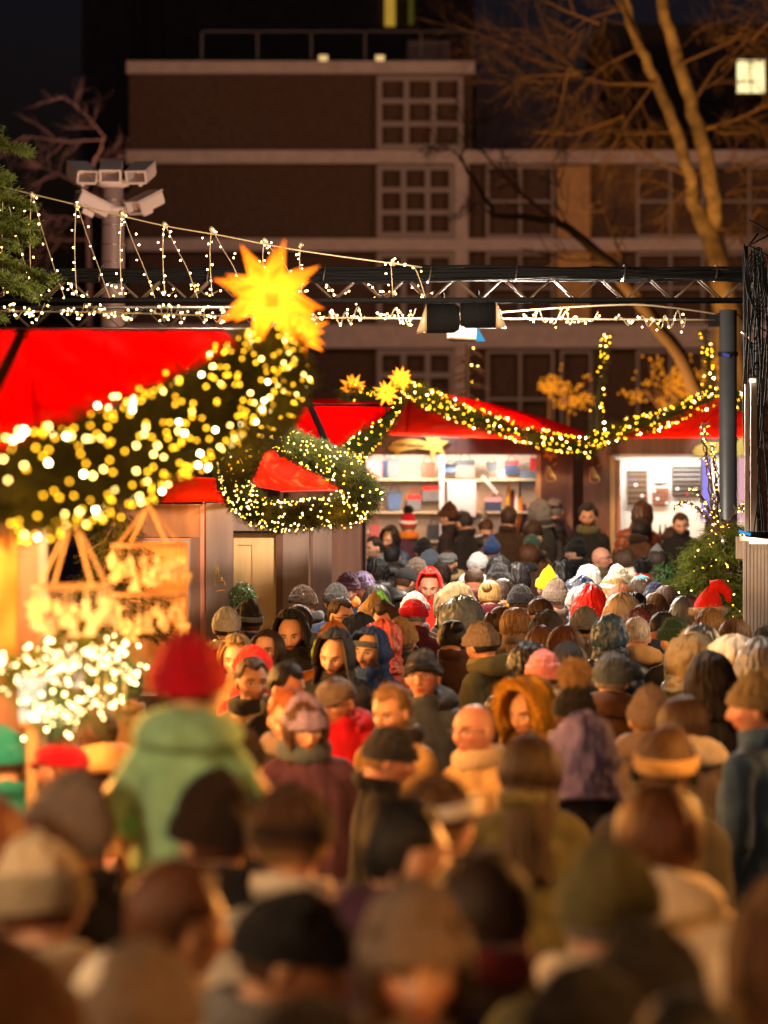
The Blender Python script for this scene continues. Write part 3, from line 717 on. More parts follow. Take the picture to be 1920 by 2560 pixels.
M_gold = mat('gold_paint', (.85, .62, .22), .35, .6)
M_sign = mat('yellow_sign_board', (.75, .55, .10), .6)
M_signl = mat('wood_star_sign', (.78, .52, .20), .6, 0, .1, 20)
M_ink = mat('dark_lettering', (.03, .02, .015), .7)
M_cam = mat('camera_housing', (.62, .50, .44), .5)
M_pole = mat('grey_painted_pole', (.06, .06, .062), .4, .4, .1, 8)
M_rib = mat('cream_ribbon', (.45, .28, .12), .6)
M_orn = mat('carved_pale_wood', (.56, .42, .24), .6)
E_amb = emit('amber_bulb', (1.0, .46, .015), 12); E_wrm = emit('warm_bulb', (1.0, .62, .16), 26); E_hot = emit('bright_bulb', (1.0, .78, .40), 55)
E_tiny = emit('icicle_bulb', (1.0, .66, .28), 30); E_disp = emit('display_bulb', (1.0, .66, .28), 18)

# ================================================================== ground
mb = MB(); mb.add([(-160, -40, 0), (160, -40, 0), (160, 420, 0), (-160, 420, 0)], [(0, 1, 2, 3)])
g = mb.build('ground', mat('wet_cobbles', (.05, .045, .042), .45, 0, .4, 3, .6, 6)); tag(g, kind='structure')

# ================================================================== buildings
def px(x, s): return (x - 960) / s
def pz(y, s): return CAMZ - (y - YH) / s
BS = 80.0; BD = FPX / BS
def bpart(mb, x0, x1, y0, y1, d0, d1): mb.bx(px(x0, BS), px(x1, BS), BD + d0, BD + d1, pz(y1, BS), pz(y0, BS))
ap = empty('apartment_building', (px(900, BS), BD, 0), 'long brown brick apartment building with pale concrete bands across the background', 'building')
def kid(name, mb, m, par, smooth=False, label=None):
    "part built in world coordinates, hung under par"
    o = mb.build(name, m, par, smooth)
    o.matrix_parent_inverse = PINV(par)
    if label: o['label'] = label
    return o
def PINV(par):
    M = Matrix.Translation(par.location)
    if par.parent: M = par.parent.matrix_basis @ M if par.parent else M
    return M.inverted()
mb = MB(); bpart(mb, 322, 1180, 160, 1500, .2, 12); wl = kid('wall', mb, M_brick, ap); mb = MB(); bpart(mb, 1180, 2300, 390, 1500, .2, 12); kid('wall', mb, M_brick, ap)
mb = MB(); bpart(mb, 318, 1186, 155, 186, -.35, .3); kid('concrete_band', mb, M_conc, ap)
mb = MB(); bpart(mb, 318, 2300, 377, 410, -.3, .3); kid('concrete_band', mb, M_conc, ap)
mb = MB(); bpart(mb, 318, 2300, 597, 628, -.3, .3); kid('concrete_band', mb, M_conc, ap)
mb = MB(); bpart(mb, 318, 2300, 812, 870, -.3, .3); kid('concrete_band', mb, M_conc, ap)
mb = MB(); bpart(mb, 1137, 1170, 410, 597, -.25, .25); bpart(mb, 1137, 1170, 628, 812, -.25, .25); bpart(mb, 1137, 1170, 870, 1500, -.25, .25); kid('column', mb, M_conc, ap)
def window(x0, x1, y0, y1, nc, nr, fw=9, par=ap, glassm=None, pat=None):
    "frame grid with one pane object per opening"
    mb = MB(); cw = (x1 - x0 - fw) / nc; rh = (y1 - y0 - fw) / nr
    for i in range(nc + 1): bpart(mb, x0 + i * cw, x0 + i * cw + fw, y0, y1, -.16, .05)
    for j in range(nr + 1):
        for i in range(nc): bpart(mb, x0 + i * cw + fw, x0 + (i + 1) * cw, y0 + j * rh, y0 + j * rh + fw, -.14, .04)
    f = kid('window', mb, M_frame, par)
    for i in range(nc):
        for j in range(nr):
            mb = MB(); bpart(mb, x0 + i * cw + fw, x0 + (i + 1) * cw, y0 + j * rh + fw, y0 + (j + 1) * rh, .06, .12)
            m = M_glass
            if pat is None and (int(x0) * 7 + i * 5 + j * 3 + int(y0)) % 4 == 0: m = mat('drawn_blind', (.12, .105, .09), .8)
            if pat and pat[j][i] == 'b': m = mat('drawn_blind', (.12, .105, .09), .8)
            if pat and pat[j][i] == 'w': m = mat('white_panel', (.8, .78, .74), .7)
            p = mb.build('pane', m, f); p.matrix_parent_inverse = Matrix.Translation(ap.location).inverted()
window(942, 1158, 190, 374, 3, 3, 13, pat=['bbb', 'ggg', 'ggg'])
window(942, 1136, 413, 594, 3, 3, 13, pat=['bbg', 'bbg', 'ggg'])
window(942, 1136, 631, 809, 3, 3, 13)
window(942, 1136, 874, 1060, 3, 3, 13, pat=['ggg', 'bbg', 'ggg'])
for y0, y1 in ((414, 594), (632, 809), (876, 1120)):
    window(1215, 1385, y0, y1, 2, 2, 7, pat=['gg', 'gw'] if y0 == 414 else None)
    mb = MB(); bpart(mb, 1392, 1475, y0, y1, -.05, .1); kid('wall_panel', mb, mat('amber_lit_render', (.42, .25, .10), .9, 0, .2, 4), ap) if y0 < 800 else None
    window(1590, 1760, y0, y1, 2, 2, 7)
    window(1785, 1960, y0, y1, 2, 2, 7)
    if y0 > 800: window(1400, 1480, y0, y1, 1, 1, 7)
# set back upper storey on the right and roof edge things
up = empty('apartment_building', (px(1500, 78), FPX / 78 + 4, 0), 'set back upper storeys with grey render at the upper right, behind the branches', 'building')
UD = FPX / 78 + 4
def upart(mb, x0, x1, y0, y1, d0, d1): s = FPX / (UD + d0); mb.bx(px(x0, s), px(x1, s), UD + d0, UD + d1, pz(y1, s), pz(y0, s))
mb = MB(); upart(mb, 1190, 1500, 188, 480, 12, 22); kid('wall', mb, mat('grey_render', (.20, .165, .16), .9, 0, .15, 3), up)
mb = MB(); upart(mb, 1500, 2100, 60, 480, 16, 26); kid('wall', mb, mat('dark_render', (.035, .03, .032), .9), up)
wmb = MB(); upart(wmb, 1843, 1912, 150, 232, 15.7, 15.9)
lw = kid('window', wmb, emit('lit_window', (1.0, .82, .38), 1.6), up, label='warm lit window with bare twigs in front')
wmb = MB(); upart(wmb, 1838, 1917, 145, 150, 15.6, 16); upart(wmb, 1838, 1917, 232, 237, 15.6, 16); upart(wmb, 1838, 1843, 150, 232, 15.6, 16); upart(wmb, 1912, 1917, 150, 232, 15.6, 16); upart(wmb, 1876, 1879, 150, 232, 15.55, 15.69)
kid('window_frame', wmb, M_dark, up)
def terrace():
    t = empty('roof_terrace', (px(700, BS), BD + 1, pz(155, BS)), 'dark roof terrace with a thin railing and two small lamps on the flat roof', 'terrace')
    mb = MB()
    for x in (500, 640, 775, 910, 1050, 1180): bpart(mb, x, x + 5, 72, 155, .5, .56)
    bpart(mb, 500, 1185, 72, 76, .5, .56); kid('railing', mb, mat('dark_rail', (.05, .05, .055), .5), t)
    mb = MB(); bpart(mb, 1020, 1130, 85, 155, 2, 5); kid('plant_room', mb, mat('dark_render2', (.07, .06, .062), .9), t)
    for x in (808, 950):
        mb = MB(); bpart(mb, x - 11, x + 11, 137, 150, .1, .3); kid('lamp', mb, emit('roof_lamp', (1.0, .62, .25), .9), t)
terrace()
tw = empty('church_tower', (px(500, 60), 170, 0), 'almost black tall building behind the roof with two narrow lit slits', 'building')
def tp(mb, x0, x1, y0, y1, d0, d1): s = FPX / 170; mb.bx(px(x0, s), px(x1, s), 170 + d0, 170 + d1, pz(y1, s), pz(y0, s))
mb = MB(); tp(mb, 205, 330, -300, 900, 0, 10); tp(mb, 330, 1190, -260, 900, 2, 14); tp(mb, 400, 405, -300, 200, -1, 0); kid('wall', mb, M_dark, tw)
mb = MB(); tp(mb, 962, 988, -60, 54, 1.8, 1.95); kid('window', mb, emit('slit_glow', (.9, .5, .06), .45), tw)
mb = MB(); tp(mb, 1022, 1034, -60, 50, 1.8, 1.95); kid('window', mb, emit('slit_glow2', (.5, .45, .05), .10), tw)

# ================================================================== trees
def grow(mb, p, d, L, r, depth, rs, spread=.55, lift=0.0, seg=4):
    pts = [p.copy()]; rr = [r]; q = p.copy(); dd = d.copy()
    for i in range(seg):
        dd = (dd + Vector(rs.normal(0, .16, 3)) + Vector((0, 0, lift))).normalized(); q = q + dd * L / seg; pts.append(q.copy()); rr.append(r * (1 - .55 * (i + 1) / seg))
    mb.tube(pts, rr, 5 if r > .02 else 3, False)
    if depth > 0:
        n = rs.randint(3, 6)
        for k in range(n):
            t = rs.uniform(.25, 1); i = min(seg - 1, int(t * seg)); b = pts[i].lerp(pts[i + 1], t * seg - i)
            a = Vector(rs.normal(0, 1, 3)); a = (a - dd * a.dot(dd)).normalized()
            grow(mb, b, (dd + a * spread * rs.uniform(.7, 1.6)).normalized(), L * rs.uniform(.45, .75), r * (1 - .5 * t) * .55, depth - 1, rs, spread, lift, seg)
def path_tree(label, name, s, trunks, limbs, seed, bark, bark2, base_xy=None, twig=.013, cat='tree'):
    rs = np.random.RandomState(seed); x, y, w = trunks[0][0]; b = P(x, y, s); root = empty(name, (b.x, b.y, 0), label, cat)
    mb = MB()
    for tr in trunks:
        pts = []; rr = []
        for i, (x, y, w) in enumerate(tr):
            p = P(x, y, s); p.y += .25 * math.sin(i * 1.7); pts.append(p); rr.append(w / s / 2 * .86)
        # smooth
        pp = []; r2 = []
        for i in range(len(pts) - 1):
            for k in range(4): t = k / 4; pp.append(pts[i].lerp(pts[i + 1], t) + Vector(rs.normal(0, .02, 3))); r2.append(rr[i] * (1 - t) + rr[i + 1] * t)
        pp.append(pts[-1]); r2.append(rr[-1]); mb.tube(pp, r2, 12)
    kid('trunk', mb, bark, root, True)
    tw = MB()
    for (x0, y0, x1, y1, w, dep, dz) in limbs:
        a = P(x0, y0, s); c = P(x1, y1, s); c.y += dz
        m_ = a.lerp(c, .5) + Vector(rs.normal(0, .12, 3)); pts = [a, a.lerp(m_, .5), m_, m_.lerp(c, .5), c]; r = w / s / 2
        tw.tube(pts, [r, r * .85, r * .7, r * .5, r * .3], 6, False)
        for k in range(9):
            t = rs.uniform(.2, 1.0); q = a.lerp(c, t); d = (c - a).normalized(); al = Vector(rs.normal(0, 1, 3)); al = (al - d * al.dot(d)).normalized()
            grow(tw, q, (d * .8 + al).normalized(), (c - a).length * rs.uniform(.35, .6), max(r * .35, twig), dep + (s == 108.0 and k % 2), rs, .7, 0, 3)
    kid('branches', tw, bark2, root, True)
    return root
path_tree('tall bare plane tree with two trunks lit orange at the upper right', 'plane_tree', 108.0,
    [[(1850, 1300, 110), (1835, 1000, 95), (1815, 780, 80), (1796, 670, 66), (1770, 580, 56), (1735, 510, 40), (1722, 440, 36), (1690, 330, 36), (1650, 220, 34), (1602, 120, 30), (1552, -10, 26), (1520, -120, 20)],
     [(1796, 670, 50), (1790, 580, 48), (1782, 500, 46), (1760, 380, 46), (1728, 250, 42), (1690, 130, 40), (1655, 20, 34), (1640, -120, 30)]],
    [(1640, 210, 1440, 180, 12, 2, 1), (1440, 180, 1310, 190, 8, 2, 1.5), (1600, 110, 1500, -40, 9, 2, -1), (1700, 330, 1480, 300, 9, 2, 2), (1730, 260, 1880, 90, 12, 2, 1),
     (1740, 330, 1930, 260, 12, 2, -1), (1765, 420, 1940, 380, 10, 2, 1), (1780, 500, 1930, 460, 12, 2, 1), (1720, 440, 1560, 360, 8, 2, -1), (1725, 500, 1600, 430, 8, 2, 1), (1690, 130, 1840, -30, 12, 2, 2),
     (1500, 60, 1340, -10, 8, 2, 0), (1450, 180, 1200, 60, 7, 2, 2), (1560, 290, 1330, 330, 7, 2, 0), (1420, 170, 1380, 340, 7, 2, 0), (1900, 520, 1800, 640, 7, 2, 0), (1880, 100, 1960, -40, 8, 2, 0), (1790, 560, 1900, 640, 8, 2, 0), (1745, 300, 1900, 330, 8, 2, 0), (1700, 160, 1900, 20, 8, 2, 0), (1640, 200, 1500, 420, 6, 2, 0), (1560, 20, 1400, 100, 6, 2, 0), (1600, 120, 1420, 250, 6, 2, 0), (1760, 420, 1640, 560, 6, 2, 0), (1450, 185, 1250, 200, 6, 2, 1), (1440, 180, 1300, 60, 6, 2, 1)], 5, M_bark, mat('twig_bark', (.22, .13, .07), .9))
path_tree('second bare tree whose dark limb leans in front of the windows at the right', 'plane_tree', 125.0,
    [[(1860, 1500, 60), (1800, 1150, 54), (1742, 985, 46), (1700, 890, 42), (1645, 815, 40), (1590, 740, 38), (1523, 663, 34), (1440, 585, 26), (1390, 552, 22), (1300, 545, 18), (1235, 540, 14), (1190, 460, 11), (1148, 390, 8)]],
    [(1390, 552, 1250, 430, 12, 2, 0), (1230, 540, 1150, 520, 6, 2, 0), (1150, 395, 1190, 300, 6, 2, 0), (1160, 400, 1080, 350, 6, 2, 0), (1250, 430, 1130, 230, 7, 2, 0), (1520, 660, 1300, 620, 7, 1, 0), (1430, 580, 1380, 400, 6, 2, 0), (1600, 740, 1500, 470, 7, 2, 1)], 11, mat('limb_bark', (.035, .02, .012), .9), mat('dark_bark', (.10, .055, .04), .9))
path_tree('small bare tree in the dark at the upper left beside the camera mast', 'bare_tree', 95.0,
    [[(230, 1300, 22), (222, 900, 20), (225, 600, 16), (215, 480, 12), (240, 400, 9), (262, 340, 7), (158, 250, 3)][:6]],
    [(262, 345, 160, 240, 4, 1, 0), (255, 350, 60, 340, 4, 1, 0), (240, 400, 330, 380, 4, 1, 0), (225, 480, 110, 420, 4, 2, 0), (222, 560, 100, 540, 4, 2, 0), (225, 520, 300, 470, 4, 2, 0), (222, 600, 60, 620, 4, 2, 0)], 3, mat('dark_bark', (.10, .055, .04), .9), mat('dark_bark', (.10, .055, .04), .9))

# ================================================================== fir greenery
def sprig_base(nn_=16, L=.075, nl=.024, wdt=.0016):
    rs = np.random.RandomState(2); V = []
    for i in range(nn_):
        t = (i + .5) / nn_; a = i * 2.4; d = np.array([math.cos(a), math.sin(a), .75]); d /= np.linalg.norm(d); q = np.array([0, 0, t * L]); s = np.cross(d, [0, 0, 1]); s = s / np.linalg.norm(s) * wdt
        l = nl * (1 - .35 * t); V += [q - s, q + s, q + d * l]
    V += [np.array([-.0012, 0, 0]), np.array([.0012, 0, 0]), np.array([0, 0, L])]
    return np.array(V)
SB = sprig_base()
def sprigs(pts, dirs_, scales, base=SB):
    pts = np.asarray(pts); d = np.asarray(dirs_, dtype=float); d /= np.linalg.norm(d, axis=1, keepdims=True) + 1e-9; n = len(pts)
    r = np.random.normal(0, 1, (n, 3)); u = np.cross(d, r); u /= np.linalg.norm(u, axis=1, keepdims=True) + 1e-9; v = np.cross(d, u)
    Mx = np.stack([u, v, d], 2) * np.asarray(scales)[:, None, None]
    V = np.einsum('nij,kj->nki', Mx, base) + pts[:, None, :]; k = len(base)
    F = np.arange(n * k, dtype=np.int32).reshape(-1, 3)
    return V.reshape(-1, 3), F
def resample(path, step):
    out = []; 
    for a, b in zip(path[:-1], path[1:]):
        n = max(1, int((b - a).length / step))
        for k in range(n): out.append(a.lerp(b, k / n))
    out.append(path[-1]); return out
def catmull(P_, k=8):
    P_ = [P_[0]] + list(P_) + [P_[-1]]; out = []
    for i in range(1, len(P_) - 2):
        for j in range(k):
            t = j / k; a, b, c, d = P_[i - 1:i + 3]
            out.append(.5 * ((2 * b) + (c - a) * t + (2 * a - 5 * b + 4 * c - d) * t * t + (3 * b - a - 3 * c + d) * t ** 3))
    out.append(P_[-2]); return out
bm_ = MB(); bm_.ball((0, 0, 0), 1, 8, 6); BV = np.array(bm_.v); BF = bm_.f
BULB = {}
def bulb_mesh(m):
    if m.name not in BULB: me = meshnp('bulb', BV, BF); me.materials.append(m); BULB[m.name] = me
    return BULB[m.name]
def add_bulbs(root, pts, r, mats, wts, rs, lim=100):
    pts = sorted(pts, key=lambda p: (Vector(p) - Vector((0, 0, CAMZ))).length); ch = rs.choice(len(mats), len(pts), p=wts)
    Mi = Matrix.Translation(root.location).inverted()
    for i, (p, c) in enumerate(zip(pts[:lim], ch[:lim])):
        o = bpy.data.objects.new('bulb', bulb_mesh(mats[c])); COL.objects.link(o); o.parent = root; o.location = Vector(p) - root.location; k = r * rs.uniform(.8, 1.15); o.scale = (k, k, k)
    if len(pts) > lim:
        me = bpy.data.meshes.new('bulbs'); V = []; F = []; mi = []
        for p, c in zip(pts[lim:], ch[lim:]):
            b = len(V) * 0 + len(V); V += [tuple(np.array(p) + q * r) for q in BV]; F += [tuple(b + i for i in f) for f in BF]; mi += [c] * len(BF)
        me.from_pydata(V, [], F); 
        for m in mats: me.materials.append(m)
        me.polygons.foreach_set('material_index', [int(x) for x in mi]); me.update()
        o = bpy.data.objects.new('bulbs', me); COL.objects.link(o); o.parent = root; o.matrix_parent_inverse = Mi; o['kind'] = 'stuff'
def garland(label, pix, rad, nb, br, seed, density=900, wts=(.72, .20, .08), glow=0, nscale=1.0, mats=None, group='fir garlands with fairy lights'):
    rs = np.random.RandomState(seed); path = catmull([P(*q) for q in pix], 10); path = resample(path, .03)
    L = sum((b - a).length for a, b in zip(path[:-1], path[1:])); n = int(L * density); c = path[len(path) // 2]
    root = empty('fir_garland', tuple(path[0]), label, 'garland', group)
    A = np.array([tuple(p) for p in path]); T = np.gradient(A, axis=0); T /= np.linalg.norm(T, axis=1, keepdims=True)
    R_ = np.interp(np.arange(len(A)), np.linspace(0, len(A) - 1, len(rad)), rad) if hasattr(rad, '__len__') else np.full(len(A), rad)
    lump = np.array([1 + .35 * noise.noise(Vector((i * .12, seed, 0))) for i in range(len(A))]); R_ = R_ * lump
    idx = rs.randint(0, len(A), n); q = rs.normal(0, 1, (n, 3)); t = T[idx]; q = q - t * np.sum(q * t, 1, keepdims=True); q /= np.linalg.norm(q, axis=1, keepdims=True)
    rr = R_[idx] * np.sqrt(rs.uniform(.05, 1, n)); pts = A[idx] + q * rr[:, None] * .85
    d = q * .8 + t * rs.choice([-1, 1], n)[:, None] * .35 + rs.normal(0, .45, (n, 3)) + np.array([0, 0, -.1])
    V, F = sprigs(pts, d, rs.uniform(.8, 1.5, n) * nscale)
    o = link('greenery', meshnp('greenery', V, F, False), M_needle, root); o.matrix_parent_inverse = Matrix.Translation(root.location).inverted()
    mb = MB(); mb.tube(path[::3], [r * .35 for r in R_[::3]], 8); kid('rope', mb, mat('dark_twine', (.02, .025, .012), .9), root)
    idx = rs.randint(0, len(A), nb); q = rs.normal(0, 1, (nb, 3)); t = T[idx]; q = q - t * np.sum(q * t, 1, keepdims=True); q /= np.linalg.norm(q, axis=1, keepdims=True)
    bp = A[idx] + q * (R_[idx] * rs.uniform(.85, 1.1, nb) + .034 * nscale)[:, None]
    add_bulbs(root, [tuple(p) for p in bp], br, mats or [E_amb, E_wrm, E_hot], wts, rs)
    for k in range(glow):
        i = int((k + .5) / glow * len(A)); p = A[i]
        l = lamp('POINT', 'fairy_light_glow', tuple(p + np.array([.02, -R_[i] * 1.5, -.03])), 7.5 if rad is not None and br < .007 else 4, (1, .42, .07), .12)
    return root
garland('thick lit fir garland along the near red canopy edge at the left', [(-80, 1245, 800), (60, 1215, 770), (200, 1175, 730), (330, 1125, 690), (450, 1060, 655), (560, 985, 625), (640, 910, 600), (675, 880, 590)], [.125, .14, .15, .145, .125, .07], 640, .0052, 21, 1500, glow=7, nscale=1.15)
garland('lit fir garland turning down and away below the big star', [(680, 880, 592), (715, 940, 560), (690, 1005, 520), (650, 1060, 470), (610, 1110, 430), (590, 1170, 380)], [.075, .07, .06, .055, .06], 300, .0062, 22, 1500, glow=2)
garland('sharp lit fir garland running down to the corner of the wooden stall', [(640, 1062, 340), (700, 1095, 334), (770, 1130, 326), (835, 1162, 320), (890, 1205, 315), (915, 1250, 312)], [.05, .06, .07, .10, .13], 260, .0055, 23, 2600, wts=(.3, .5, .2), glow=2, mats=[E_amb, E_wrm, E_wrm])
garland('sharp lit fir garland hanging in a bow under the canopy of the wooden stall', [(575, 1165, 330), (590, 1215, 324), (625, 1265, 318), (690, 1290, 314), (770, 1285, 312), (850, 1275, 311), (905, 1255, 311)], [.06, .08, .09, .09, .09, .10, .12], 430, .0055, 24, 2600, wts=(.3, .5, .2), glow=3, mats=[E_amb, E_wrm, E_wrm])
garland('lit fir garland rising from the wooden stall to the two small stars', [(845, 1175, 262), (880, 1135, 250), (930, 1085, 242), (965, 1035, 236), (985, 1000, 232)], [.06, .075, .085, .075, .06], 160, .0075, 25, 900, glow=1, nscale=1.15)
garland('short lit fir garland below the leftmost small star', [(870, 985, 236), (910, 1005, 234), (950, 1000, 232), (990, 985, 230)], .07, 36, .0075, 26, 900, nscale=1.2)
garland('long lit fir garland sweeping down along the far red canopy', [(1020, 972, 222), (1080, 1000, 218), (1160, 1035, 215), (1240, 1062, 212), (1320, 1088, 210), (1400, 1108, 208), (1460, 1118, 207)], [.05, .07, .075, .075, .075, .075, .075], 260, .0085, 27, 800, glow=2, nscale=1.15)
garland('lit fir garland rising to the right peak of the far canopies', [(1455, 1130, 206), (1500, 1095, 206), (1570, 1070, 207), (1650, 1050, 208), (1720, 1020, 208), (1780, 995, 209), (1830, 985, 209), (1860, 1010, 209)], [.075, .075, .075, .07, .065, .06, .05], 210, .0085, 28, 800, glow=2, nscale=1.15)
for lab, pix, sd in (('thin lit fir spire rising between the two far stalls', [(1490, 1085, 205), (1492, 1000, 205), (1502, 930, 205), (1510, 880, 205), (1515, 838, 205)], 31), ('thin lit fir spire beside the grey pole above the far stall', [(1775, 1000, 205), (1772, 940, 205), (1768, 880, 205), (1760, 825, 205)], 32)):
    garland(lab, pix, [.10, .05, .03, .03, .02], 34, .0085, sd, 300, nscale=1.0, group='lit fir spires above the far stalls')

def fir_branchy(label, root_p, tips, seed, m, dens=260, nscale=1.6, bulbs=0, br=.005, name='fir_tree', trunk=None, cat='tree'):
    rs = np.random.RandomState(seed); root = empty(name, (root_p[0], root_p[1], 0), label, cat); V = []; F = []; off = 0; wood = MB(); allp = []
    if trunk: wood.tube(trunk[0], trunk[1], 10)
    P_, D_, S_ = [], [], []
    for a, b, w in tips:
        a = Vector(a); b = Vector(b); L = (b - a).length; mid = a.lerp(b, .5) + Vector((0, 0, .10 * L)); path = catmull([a, mid, b], 8); wood.tube(path, [.012 * (1 - .8 * i / len(path)) for i in range(len(path))], 5)
        for i, p in enumerate(path):
            t = i / len(path); dirn = (b - a).normalized(); side = dirn.cross(Vector((0, 0, 1))).normalized(); n = int(dens * L / len(path) * 8 / 8)
            for k in range(max(1, n)):
                sd = rs.choice([-1, 1]); l = w * (1.05 - t) * rs.uniform(.1, 1)
                q = p + (side * sd + dirn * .7).normalized() * l + Vector((0, 0, -.25 * l)) + Vector(rs.normal(0, .012, 3)); P_.append(tuple(q)); D_.append(tuple((side * sd + dirn * 1.1 + Vector((0, 0, -.1)) + Vector(rs.normal(0, .25, 3))))); S_.append(rs.uniform(.8, 1.3) * nscale)
                if bulbs and rs.uniform() < bulbs: allp.append(tuple(q + Vector((0, -.01, .02))))
    V, F = sprigs(P_, D_, S_); o = link('needles', meshnp('needles', V, F, False), m, root); o.matrix_parent_inverse = PINV(root)
    kid('trunk', wood, mat('fir_bark', (.14, .10, .05), .9), root, True)
    if allp: add_bulbs(root, allp, br, [E_amb, E_wrm], (.4, .6), rs)
    return root
s = 330.0; X0 = px(-330, s); tips = []
rs = np.random.RandomState(9)
for i in range(26):
    y = 250 + i * 24; tip = P(20 + rs.uniform(-60, 60) + (0 if i < 14 else -60) + (150 if 17 <= i < 20 else 0) - (40 if i < 10 else 0), y + rs.uniform(20, 70), s); tip.y += rs.uniform(-.5, .5)
    tips.append(((X0, FPX / s, tip.z + .12), tuple(tip), .18))
fir_branchy('tall fir tree whose branches reach in from the left edge', (X0, FPX / s), tips, 41, M_needle2, 240, 1.9, 0, trunk=([(X0, FPX / s, 0), (X0, FPX / s, 3), (X0, FPX / s, 6.5)], [.12, .08, .02]))
# decorated tree at the right, bare wrapped stems rising out of fir boughs
s = 292.0; X0 = px(1800, s); D0 = FPX / s; tips = []; rs = np.random.RandomState(12)
for i in range(96):
    z = pz(1310 + i * 4.0, s); a = rs.uniform(0, 2 * math.pi); L = .12 + .0052 * i + rs.uniform(0, .1)
    tips.append(((X0, D0, z + .04), (X0 + L * math.cos(a) * 1.0, D0 + L * math.sin(a), z - .04), .12))
for xx, yy in ((1555, 1480), (1590, 1500), (1620, 1470), (1640, 1520), (1560, 1530), (1660, 1400), (1870, 1480), (1875, 1395), (1880, 1545), (1880, 1510)):
    q = P(xx + 60 * 0, yy, s); tips.append(((X0, D0, q.z + .05), (px(xx + 60, s) if xx < 1700 else q.x, D0 - .3, q.z), .12))
dt = fir_branchy('decorated fir tree with fairy lights in front of the grey pole', (X0, D0), tips, 42, M_needle2, 170, 1.5, .030, .0050, 'christmas_tree', trunk=([(X0 + .05, D0, 0), (X0 + .06, D0, pz(1500, s)), (X0, D0, pz(1330, s))], [.035, .03, .02]))
mb = MB(); stems = [[(1790, 1400), (1785, 1300), (1778, 1230), (1770, 1160), (1762, 1110), (1758, 1065), (1768, 1067)], [(1800, 1400), (1795, 1290), (1790, 1190), (1782, 1130), (1783, 1108)], [(1792, 1330), (1760, 1285), (1725, 1258), (1700, 1258), (1688, 1275)], [(1788, 1310), (1765, 1260), (1738, 1228), (1732, 1222)], [(1800, 1345), (1835, 1290), (1860, 1260), (1858, 1280)]]
bp = []
for st in stems:
    for kk in range(3):
        path = catmull([P(x + 4 * kk - 4, y, s) + Vector((0, .03 * kk, 0)) for x, y in st], 8); mb.tube([p + Vector(rs.normal(0, .006, 3)) for p in path], [.009 - .004 * i / len(path) for i in range(len(path))], 5)
        for p in path:
            if rs.uniform() < .5: d = Vector(rs.normal(0, .03, 3)); mb.tube([p, p + d], [.003, .002], 3)
            if rs.uniform() < .28: bp.append(tuple(p + Vector((rs.normal(0, .012), -.02, 0))))
kid('stems', mb, mat('dark_vine', (.07, .035, .02), .8), dt, True)
fr = empty('string_light', tuple(P(1790, 1300, s)), 'fairy lights wound round the bare stems of the decorated tree', 'string light'); add_bulbs(fr, bp, .0042, [E_amb, E_wrm], (.5, .5), rs)
def bush(label, x, y, s, r, n, m, seed, name='box_bush'):
    rs = np.random.RandomState(seed); c = P(x, y, s); root = empty(name, (c.x, c.y, 0), label, 'plant')
    V = []; F = []
    for k in range(n):
        d = rs.normal(0, 1, 3); d /= np.linalg.norm(d); rr = r * (1 + .25 * noise.noise(Vector(d * 2.2 + seed))) * rs.uniform(.55, 1) ** .5; q = np.array(c) + d * rr * np.array([1, .8, 1.1]); u = rs.normal(0, 1, 3); u /= np.linalg.norm(u); v = np.cross(u, d); l = .018
        b = len(V); V += [q - u * l * .5, q + v * l * .35, q + u * l * .8, q - v * l * .35]; F.append((b, b + 1, b + 2, b + 3))
    o = link('leaves', meshnp('leaves', V, F, False), m, root); o.matrix_parent_inverse = PINV(root)
    mb = MB(); mb.tube([(c.x, c.y, 0), (c.x + .02, c.y, c.z)], [.02, .012], 6); mb.tube([(c.x, c.y, c.z - r * .5), (c.x - r * .5, c.y, c.z + r * .3)], [.01, .005], 5); kid('stem', mb, M_bark2, root)
bush('small clipped green bush beside the pale wooden stall door', 606, 1492, 305, .115, 1500, M_leaf, 3)
bush('bright green leafy bush left of the decorated tree', 1660, 1462, 262, .20, 1500, M_leaf, 4)
bush('dark green bush behind the striped beanie at the right', 1650, 1420, 250, .16, 1100, M_needle2, 5)

